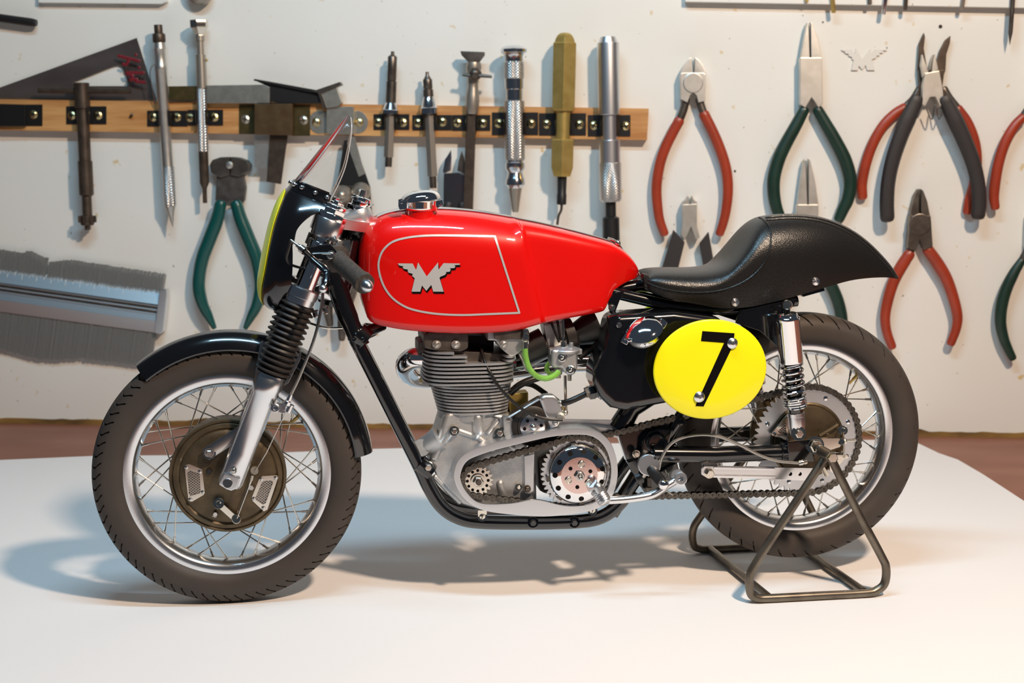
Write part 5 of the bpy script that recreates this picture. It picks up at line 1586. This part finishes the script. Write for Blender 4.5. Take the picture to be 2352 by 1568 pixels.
# ---------------------------------------------------------------- engine
EC = p(1076, 870, 0)            # bore axis
def fin(z_px, rx_l, rx_r, ry, x0=None, cut=None, th=4.2, pw=3.2):
    """one cooling fin, pixel height of its near edge and pixel extents left/right at mid-depth"""
    a, b = p(rx_l, z_px, 0), p(rx_r, z_px, 0)
    zc = p((rx_l + rx_r) / 2, z_px, ry).z
    cx, hw = (a.x + b.x) / 2, (b.x - a.x) / 2
    pts = []
    for k in range(64):
        t = 2 * math.pi * k / 64
        ca, sa = math.cos(t), math.sin(t)
        x = cx + hw * math.copysign(abs(ca) ** (2 / pw), ca)
        y = ry * math.copysign(abs(sa) ** (2 / pw), sa)
        if cut is not None:
            x = min(x, cut)
        pts.append((x, y))
    return MB().loft([[(x, y, zc - th / 2) for x, y in pts], [(x, y, zc + th / 2) for x, y in pts]])
barrel = part(MB().lathe(Vector((EC.x, 0, p(1076, 975, 60).z)), Vector((EC.x, 0, p(1076, 880, 60).z)), [(0, 58), (1, 62)], 48), 'cylinder_barrel', 'sooty', label='finned aluminium cylinder barrel')
nb2 = 10
for i in range(nb2):
    s = i / (nb2 - 1)
    part(fin(951 - 67 * s, 1004 - 19 * s, 1165 + 8 * s, 74 + 13 * s, pw=2.6, th=4.6), 'cooling_fin', 'fin', .9, parent=barrel)
hd = MB().ppx([(985, 800), (1170, 812), (1165, 888), (985, 888)], -60, 66, face=60)
head = part(hd, 'cylinder_head', 'sooty', 4, label='finned cylinder head')
cutx = p(1072, 815, 90).x
cutx1 = p(1042, 800, 90).x
nh = 9
for i in range(nh):
    yy = 884 - 9.1 * i
    kw = {}
    if i == nh - 1: kw['cut'] = cutx1
    elif i >= nh - 3: kw['cut'] = cutx
    part(fin(yy, 968, 1174, 100, pw=3.6, th=4.6, **kw), 'cooling_fin', 'fin', .9, parent=head)
for k, yy in ((0, 829), (1, 820)):
    a = fin(yy, 1140, 1174, 96, pw=3, th=4.6)
    part(a, 'cooling_fin', 'fin', .9, parent=head)
# rocker boxes
rb = part(MB().ppx([(972, 770), (986, 762), (1076, 762), (1076, 800), (1060, 808), (1000, 806), (975, 800)], -70, 84), 'rocker_box', 'sooty', 6, label='blackened rocker box')
part(MB().ppx([(960, 785), (985, 780), (985, 805), (960, 812)], -30, 50), 'rocker_cover', 'sooty', 4)
rb2 = part(MB().ppx([(1120, 762), (1216, 762), (1216, 790), (1190, 812), (1176, 822), (1150, 800), (1138, 782), (1120, 782)], -50, 88), 'rocker_box', 'cast', 4, label='cast aluminium inlet rocker box')
part(MB().ppx([(1132, 756), (1216, 758), (1216, 780), (1136, 780)], -60, 94), 'rocker_cover', 'sooty', 4)
for x, y, w in ((1003, 791, 84), (1047, 791, 84), (1157, 791, 94)):
    part(MB().lathe(p(x, y, w - 4), p(x, y, w + 4), [(0, 10), (1, 9.5)], 20).screw(p(x, y, w + 4), 7, .3, 'slot', .9), 'rocker_bolt', 'tool_steel')
part(MB().ppx([(1076, 770), (1135, 772), (1132, 832), (1080, 828)], -40, 40), 'plug_well_shade', 'ink_and_shade')  # solid black block, shade of the cavity put into its colour
part(MB().tube(catmull([p(1105, 800, 60), p(1112, 826, 84), p(1124, 852, 100), p(1146, 888, 106), p(1178, 922, 106), p(1216, 950, 104), p(1255, 962, 102), p(1292, 964, 100)], 7), 3.6, 10), 'ignition_lead', 'hose', label='black ignition lead')
# exhaust pipe
ex = catmull([p(985, 822, -5), p(952, 822, -10), p(932, 838, -40), p(946, 862, -95), p(1000, 868, -128), p(1090, 858, -138), p(1180, 846, -140), p(1300, 832, -145), p(1420, 830, -150)], 8)
part(MB().tube(ex, 24, 22), 'exhaust_pipe', 'chrome', label='chrome exhaust pipe')
part(MB().lathe(p(1360, 832, -150), p(1700, 838, -165), [(0, 26), (1, 52)], 26), 'megaphone', 'black')
# inlet tract, carburettor
part(MB().lathe(p(1196, 826, 10), p(1300, 774, 10), [(0, 30), (.12, 30), (.14, 24), (.9, 24), (1, 30)], 28), 'inlet_tract', 'tool_steel')
part(MB().lathe(p(1204, 806, 20), p(1250, 786, 20), [(0, 32), (1, 34)], 28), 'inlet_collar', 'satin')
part(MB().tube([p(1262, 800, 10), p(1276, 748, 10), p(1282, 722, 10)], [24, 22, 22], 18).ppx([(1248, 745), (1300, 738), (1300, 800), (1260, 806)], -20, 34), 'carburettor', 'cast', 3, label='cast carburettor body')
part(MB().lathe(p(1296, 778, 14), p(1372, 748, 14), [(0, 30), (.06, 34), (.2, 34), (.22, 31), (.3, 31), (.36, 26), (.8, 37), (.96, 42), (1, 42), (.97, 38)], 34), 'bellmouth', 'satin', label='black bellmouth')
part(MB().tube([p(1298, 770, 20), p(1318, 764, 20)], 35, 26), 'bellmouth_ring', 'gaiter', 1)
part(MB().tube([p(1180, 820, -30), p(1300, 800, -36), p(1420, 778, -40)], 26, 18), 'frame_rail', 'black')
for a, b in (((1266, 740), (1285, 786)), ((1280, 736), (1288, 782))):
    part(MB().tube([p(*a, 56), p(*b, 66)], 3, 8), 'control_cable', 'hose')
part(MB().tube([p(1294, 736, 66), p(1295, 785, 70)], 2.6, 8).lathe(p(1295, 774, 70), p(1295, 800, 70), [(0, 4.5), (.4, 4.5), (.42, 7), (1, 8)], 6), 'float_tickler', 'nickel')
fb = part(MB().ppx([(1268, 803), (1326, 803), (1328, 845), (1318, 858), (1308, 862), (1300, 858), (1290, 846), (1270, 846), (1266, 835)], 40, 88), 'float_bowl', 'cast', 7, label='cast aluminium float bowl', seg=3)
part(MB().lathe(p(1298, 808, 62), p(1298, 792, 62), [(0, 34), (.4, 34), (.6, 28), (1, 10)], 30).box(p(1268, 806, 66), (14, 22, 12)).box(p(1328, 806, 66), (14, 22, 12)).lathe(p(1312, 800, 76), p(1312, 786, 76), [(0, 5), (1, 5)], 10), 'bowl_lid', 'cast', 2, parent=fb)
for x, y in ((1291, 821), (1310, 849)):
    part(MB().lathe(p(x, y, 84), p(x, y, 98), [(0, 12), (.5, 9.5), (.55, 8), (1, 7.5)], 20).screw(p(x, y, 98), 5, .3, 'slot', .5), 'bowl_screw', 'steel', parent=fb)
part(MB().lathe(p(1282, 846, 66), p(1282, 868, 66), [(0, 9), (.6, 9), (.62, 6), (1, 6)], 12).lathe(p(1308, 860, 66), p(1308, 874, 66), [(0, 5), (1, 5)], 6), 'banjo', 'zinc', .6, parent=fb)
part(MB().tube([p(1298, 862, 40), p(1300, 950, 40)], 3.4, 10), 'float_rod', 'nickel')
part(MB().tube(catmull([p(1206, 800, 102), p(1208, 822, 104), p(1216, 846, 106), p(1232, 863, 106), p(1252, 869, 104), p(1270, 864, 98), p(1283, 854, 88)], 7), 6.4, 14), 'fuel_hose', 'green_hose', label='clear green fuel hose')
part(MB().tube(catmull([p(1268, 826, 44), p(1258, 838, 44), p(1256, 848, 46), p(1264, 858, 50), p(1276, 858, 60)], 7), 5.6, 14), 'fuel_hose', 'green_hose')
part(MB().lathe(p(1207, 755, 100), p(1207, 804, 102), [(0, 6), (.35, 6), (.4, 8), (.55, 8), (.6, 5), (1, 6)], 12).lathe(p(1208, 773, 98), p(1208, 773, 112), [(0, 8), (1, 7)], 18), 'fuel_tap', 'nickel', .5)
part(MB().tube(catmull([p(1172, 902, 30), p(1192, 885, 40), p(1215, 874, 40), p(1240, 866, 36)], 6), 8, 12), 'oil_pipe', 'hose')
part(MB().tube(catmull([p(1200, 880, -10), p(1225, 885, 0), p(1255, 905, 20)], 6), 6, 12), 'oil_pipe', 'hose')
part(MB().lathe(p(1120, 940, -90), p(1120, 940, -60), [(0, 60), (1, 66)], 30).ppx([(1168, 905), (1214, 900), (1214, 960), (1172, 965)], -60, -20), 'timing_cover', 'brass', 4)

# crankcase
CWN = 64
cc_px = [(1022, 952), (1040, 946), (1160, 952), (1178, 958), (1192, 990), (1214, 1030), (1232, 1090), (1234, 1156), (1200, 1172), (1100, 1172), (1062, 1160), (1028, 1132), (1004, 1096), (986, 1062), (990, 1034), (1008, 1000)]
crank = part(MB().ppx(cc_px, -66, CWN), 'crankcase', 'cast', 10, label='cast aluminium crankcase', seg=3)
part(MB().lathe(Vector((EC.x, 0, p(1076, 958, 70).z - 10)), Vector((EC.x, 0, p(1076, 958, 70).z + 22)), [(0, 70), (.5, 70), (.6, 66), (1, 64)], 40), 'crankcase_mouth', 'cast', parent=crank)
part(MB().tube([p(965, 1030, 30), p(990, 1018, 50), p(1010, 1005, 55)], [20, 24, 28], 16).lathe(p(968, 1028, 20), p(968, 1028, 64), [(0, 20), (1, 19)], 20), 'crankcase_boss', 'cast', parent=crank)
def rib(pts, r, w=CWN):
    return part(MB().capsule([p(x, y, w - 4) for x, y in pts], r, 14), 'casting_rib', 'cast', parent=crank)
rib([(1040, 985), (1100, 1006), (1130, 1030)], 8)
rib([(1096, 960), (1098, 988)], 14)
rib([(1098, 985), (1092, 998)], 12)
rib([(1140, 965), (1120, 990)], 9)
rib([(1000, 1095), (1030, 1128), (1055, 1152)], 6)
rib([(1150, 1000), (1178, 1028)], 7)
rib([(1040, 985), (1010, 1025), (998, 1050)], 9)
rib([(1148, 1110), (1160, 1160)], 10)
part(MB().ppx([(1155, 955), (1176, 955), (1204, 1010), (1180, 1022), (1158, 1000)], CWN - 6, CWN + 12), 'magneto_platform', 'cast', 3, parent=crank)
for x, y, r in ((1043, 989, 9), (1147, 994, 9), (1167, 963, 6), (1191, 1118, 6)):
    part(MB().lathe(p(x, y, CWN - 4), p(x, y, CWN + 8), [(0, r * 1.5), (1, r * 1.2)], 18).bolt(p(x, y, CWN + 8), r * .8, r), 'case_bolt', 'nickel', .5, parent=crank)
part(MB().lathe(p(983, 1072, 70), p(983, 1072, 82), [(0, 13), (.3, 13), (.35, 11), (1, 11)], 20).bolt(p(983, 1072, 80), 8, 9), 'engine_bolt', 'nickel', .5)
part(MB().tube([p(962, 1062, 62), p(990, 1085, 62)], 20, 16), 'engine_lug', 'black')
# engine plates behind the clutch
part(MB().ppx([(1204, 1046), (1228, 1040), (1226, 1128), (1218, 1136), (1206, 1134)], CWN - 10, CWN + 10), 'engine_plate', 'alu_satin', 3)
part(MB().bolt(p(1211, 1122, CWN + 10), 6, 7, 6, 8), 'bolt', 'tool_dark')
part(MB().ppx([(1236, 1050), (1290, 1020), (1370, 1010), (1398, 1030), (1396, 1090), (1370, 1140), (1300, 1150), (1240, 1130)], -60, 30), 'gearbox', 'sooty', 10, label='dark gearbox shell')
part(MB().tube([p(1405, 1180, 55), p(1450, 1110, 55), p(1480, 1060, 50)], 16, 14), 'frame_upright', 'black')
# magneto
mg = MB().ppx([(1170, 952), (1240, 912), (1262, 918), (1288, 1000), (1262, 1018), (1205, 1022)], CWN - 10, CWN + 16)
part(mg, 'magneto', 'magneto', 4, label='brown-black magneto')
part(MB().ppx([(1238, 915), (1252, 907), (1272, 907), (1286, 918), (1296, 945), (1292, 965), (1280, 985), (1264, 990)], CWN - 6, CWN + 22), 'magneto_cap', 'alu_satin', 12, seg=4)
part(MB().tube([p(1168, 958, CWN + 14), p(1238, 916, CWN + 16)], 6, 10, flat=.5), 'magneto_clamp', 'alu_satin')
mc = p(1222, 978, CWN + 16)
part(MB().lathe(mc + Vector((0, 2, 0)), mc + Vector((0, -8, 0)), [(0, 45), (.4, 45), (.6, 42), (.7, 34), (1, 33)], 44), 'magneto_ring', 'gaiter')
part(MB().lathe(mc + Vector((0, -3, 0)), mc + Vector((0, -12, 0)), [(0, 28), (.8, 28), (.95, 26), (1, 10)], 40).sphere(mc + Vector((0, -12, 0)), 8, 14), 'magneto_disc', 'alu')
for k in range(6):
    a = math.radians(60 * k + 10)
    q = mc + Vector((19 * math.cos(a), -11.5, 19 * math.sin(a)))
    part(MB().lathe(q, q + Vector((0, -1.4, 0)), [(0, 3.8), (1, 3.8)], 14), 'drilled_hole_shade', 'ink_and_shade')  # black disc paints the shade inside each hole of the magneto disc
part(MB().sphere(p(1288, 926, CWN + 18), 8, 12).sphere(p(1298, 947, CWN + 18), 7, 12).lathe(p(1286, 958, CWN + 20), p(1286, 958, CWN + 34), [(0, 11), (.3, 11), (.35, 8), (1, 6)], 16).sphere(p(1275, 970, CWN + 22), 7, 12), 'magneto_terminal', 'tool_steel')
part(MB().tube([p(1290, 930, CWN + 18), p(1300, 946, CWN + 18)], 2, 8), 'magneto_clip', 'brass')

# primary drive
SPR = p(1097, 1103, 95)
CLU = p(1325, 1085, 95)
outer = [(1043, 1100), (1047, 1068), (1062, 1046), (1086, 1032), (1130, 1018), (1200, 1001), (1262, 989), (1318, 983), (1366, 988), (1398, 1010), (1414, 1045), (1419, 1085), (1412, 1125), (1396, 1152), (1366, 1170), (1320, 1180), (1250, 1186), (1180, 1182), (1120, 1174), (1085, 1160), (1058, 1134)]
inner = [(1058, 1100), (1062, 1075), (1074, 1058), (1096, 1047), (1138, 1033), (1206, 1016), (1266, 1003), (1320, 998), (1360, 1002), (1386, 1022), (1400, 1052), (1404, 1086), (1398, 1118), (1384, 1140), (1358, 1156), (1318, 1162), (1285, 1159), (1230, 1147), (1170, 1156), (1104, 1155), (1072, 1130)]
def cpx(L, w, n=5):
    L = [tuple(q) for q in catmull([Vector(q) for q in L], n, closed=True)]
    return [(lambda q: (q.x, q.z))(p(x, y, w)) for x, y in L]
cg = part(MB().ring2(cpx(outer, 108), cpx(inner, 108), -100, -108), 'chain_guard', 'alu_satin', 1.2, label='satin aluminium primary chain guard')
oo, sh = cpx(outer, 108), 0.97
cxm2 = sum(q[0] for q in oo) / len(oo); czm2 = sum(q[1] for q in oo) / len(oo)
def inset(L, d):
    n = len(L)
    out = []
    for i in range(n):
        tx, tz = L[(i + 1) % n][0] - L[i - 1][0], L[(i + 1) % n][1] - L[i - 1][1]
        l = math.hypot(tx, tz)
        nx, nz = -tz / l, tx / l
        if (L[i][0] + nx - cxm2) ** 2 + (L[i][1] + nz - czm2) ** 2 > (L[i][0] - cxm2) ** 2 + (L[i][1] - czm2) ** 2: nx, nz = -nx, -nz
        out.append((L[i][0] + nx * d, L[i][1] + nz * d))
    return out
part(MB().ring2(oo, inset(oo, 3), -64, -101), 'guard_wall', 'alu_satin', parent=cg)
part(MB().ppx([(1240, 962), (1300, 962), (1400, 964), (1442, 972), (1442, 986), (1400, 984), (1310, 974), (1244, 984)], 44, 48).ppx([(1280, 985), (1360, 978), (1420, 985), (1462, 996), (1428, 1010), (1380, 992), (1320, 984)], 58, 64), 'upper_guard', 'alu_satin', 1)
for x, y in ((1108, 1186), (1361, 1172)):
    part(MB().lathe(p(x, y, 90), p(x, y, 102), [(0, 11), (1, 11)], 20).ppx([(x - 10, y - 14), (x + 10, y - 14), (x + 10, y), (x - 10, y)], 96, 102).screw(p(x, y, 102), 7, .4, 'slot', 1.1), 'guard_screw', 'nickel')
es = sprocket(SPR, 92, 98, 30, 14, 19, 4, 'engine_sprocket', 'nickel')
for k in range(12):
    a = 2 * math.pi * k / 12
    q = SPR + Vector((23 * math.cos(a), 0, 23 * math.sin(a)))
    q.y = -97.6
    part(MB().lathe(q, q + Vector((0, -.8, 0)), [(0, 3.4), (1, 3.4)], 12), 'drilled_hole_shade', 'ink_and_shade', parent=es)  # sprocket holes are black discs, their inner shade given as colour
qs = Vector((SPR.x, -94, SPR.z))
part(MB().lathe(qs, qs + Vector((0, -10, 0)), [(0, 16), (1, 16)], 24).bolt(qs + Vector((0, -9, 0)), 12, 9), 'sprocket_nut', 'nickel', .5, parent=es)
part(MB().lathe(qs + Vector((0, -17, 0)), qs + Vector((0, -24, 0)), [(0, 7), (1, 6)], 12), 'shaft_end', 'tool_dark', parent=es)
cs = sprocket(CLU, 90, 96, 76, 52, 44, 5, 'clutch_sprocket', 'alu_satin')
qc = Vector((CLU.x, -94, CLU.z))
part(MB().lathe(qc + Vector((0, 30, 0)), qc + Vector((0, -2, 0)), [(0, 60), (1, 62)], 48), 'clutch_drum', 'sooty', parent=cs)
clutch = part(MB().lathe(qc, qc + Vector((0, -30, 0)), [(0, 68), (.3, 68), (.5, 66), (.7, 62), (.85, 56), (.92, 48), (.95, 41)], 72), 'clutch_cover', 'chrome', label='drilled chrome clutch cover')
part(MB().lathe(qc + Vector((0, -26, 0)), qc + Vector((0, -29, 0)), [(0, 41.5), (1, 41)], 60), 'pressure_plate', 'copper', parent=clutch)
for k in range(11):
    a = math.radians(360 / 11 * k + 14)
    q = qc + Vector((53.5 * math.cos(a), -25.5, 53.5 * math.sin(a)))
    nrm = Vector((.45 * math.cos(a), -.9, .45 * math.sin(a)))
    part(MB().lathe(q - nrm * 2, q + nrm * 1.2, [(0, 6), (1, 6)], 16), 'drilled_hole_shade', 'ink_and_shade', parent=clutch)  # cover holes not cut: black discs carry their shade
for k in range(6):
    a = math.radians(60 * k + 80)
    q = qc + Vector((26 * math.cos(a), -29, 26 * math.sin(a)))
    if k % 2 == 0: part(MB().lathe(q, q + Vector((0, -3, 0)), [(0, 8), (.8, 8), (1, 7), (.6, 5.5)], 20).lathe(q, q + Vector((0, -3.4, 0)), [(0, 4), (1, 3.4)], 14), 'spring_screw', 'nickel', parent=clutch)
    else: part(MB().lathe(q, q + Vector((0, -.8, 0)), [(0, 4.4), (1, 4.4)], 14), 'drilled_hole_shade', 'ink_and_shade', parent=clutch)  # black disc painted for the dark of a plate hole
part(MB().bolt(qc + Vector((0, -29, 0)), 12, 8, 6).lathe(qc + Vector((0, -37, 0)), qc + Vector((0, -42, 0)), [(0, 6), (1, 5), (.4, 3)], 14), 'clutch_nut', 'steel', .5, parent=clutch)
for k in range(8):
    a = math.radians(45 * k + 8)
    q = qc + Vector((68.5 * math.cos(a), -8, 68.5 * math.sin(a)))
    part(MB().box(q, (4, 10, 12), Matrix.Rotation(-a, 3, 'Y')), 'clutch_tab', 'tool_dark', parent=clutch)
chain((SPR.x, SPR.z), 34, (CLU.x, CLU.z), 81, 95, 14.6, 'primary_chain', 'dark primary chain', 7.0)

# ---------------------------------------------------------------- foot controls
gl = catmull([p(1398, 1149, 150), p(1440, 1146, 150), p(1482, 1140, 150), p(1506, 1132, 148), p(1530, 1116, 144), p(1560, 1098, 138)], 6)
part(MB().tube(gl, 8.6, 16), 'gear_lever', 'alu', label='aluminium gear lever')
part(MB().lathe(p(1562, 1098, 128), p(1564, 1099, 156), [(0, 14), (.95, 14), (1, 12.5), (.99, 6), (.6, 6)], 28).lathe(p(1556, 1092, 118), p(1556, 1092, 134), [(0, 15), (1, 14)], 24), 'lever_eye', 'alu_satin')
pg = [(0, 12)]
for k in range(6): pg += [(.12 + k * .13, 15.5), (.12 + k * .13 + .09, 15.5), (.12 + k * .13 + .1, 13)]
pg += [(.95, 14), (1, 10)]
part(MB().lathe(p(1371, 1122, 148), p(1392, 1156, 168), pg, 24).capsule([p(1374, 1118, 158), p(1378, 1134, 160)], 10), 'toe_peg', 'alu_satin', label='ribbed aluminium toe peg')
part(MB().lathe(p(1487, 1064, 76), p(1490, 1068, 116), [(0, 24), (.95, 24), (1, 22)], 36), 'footrest_boss', 'alu_satin')
part(MB().lathe(p(1497, 1080, 110), p(1522, 1109, 178), [(0, 15), (.06, 15), (.1, 12.5), (.8, 12.5), (1, 11)], 24), 'footrest_peg', 'satin', label='black footrest peg')
part(MB().sphere(p(1524, 1112, 182), 12, 20), 'peg_ball', 'chrome')
part(MB().bolt(p(1461, 1042, 92), 7, 8, 6, 9).bolt(p(1478, 1092, 88), 5, 7).bolt(p(1501, 1046, 92), 5, 7), 'bolt', 'nickel')
part(MB().tube([p(1491, 1097, 90), p(1491, 1118, 90)], 5, 10).bolt(p(1490, 1118, 92), 8, 10, ax=(0, 0, -1)), 'stop_screw', 'tool_dark')
part(MB().tube([p(1523, 1122, 140), p(1546, 1136, 140)], 1.4, 8).tube(catmull([p(1526, 1098, 130), p(1534, 1090, 130), p(1528, 1078, 128)], 5), 1.8, 8), 'split_pin', 'nickel')
part(MB().lathe(p(1523, 1126, 138), p(1524, 1126, 152), [(0, 6), (1, 5.5)], 14), 'lever_pivot', 'alu_satin')
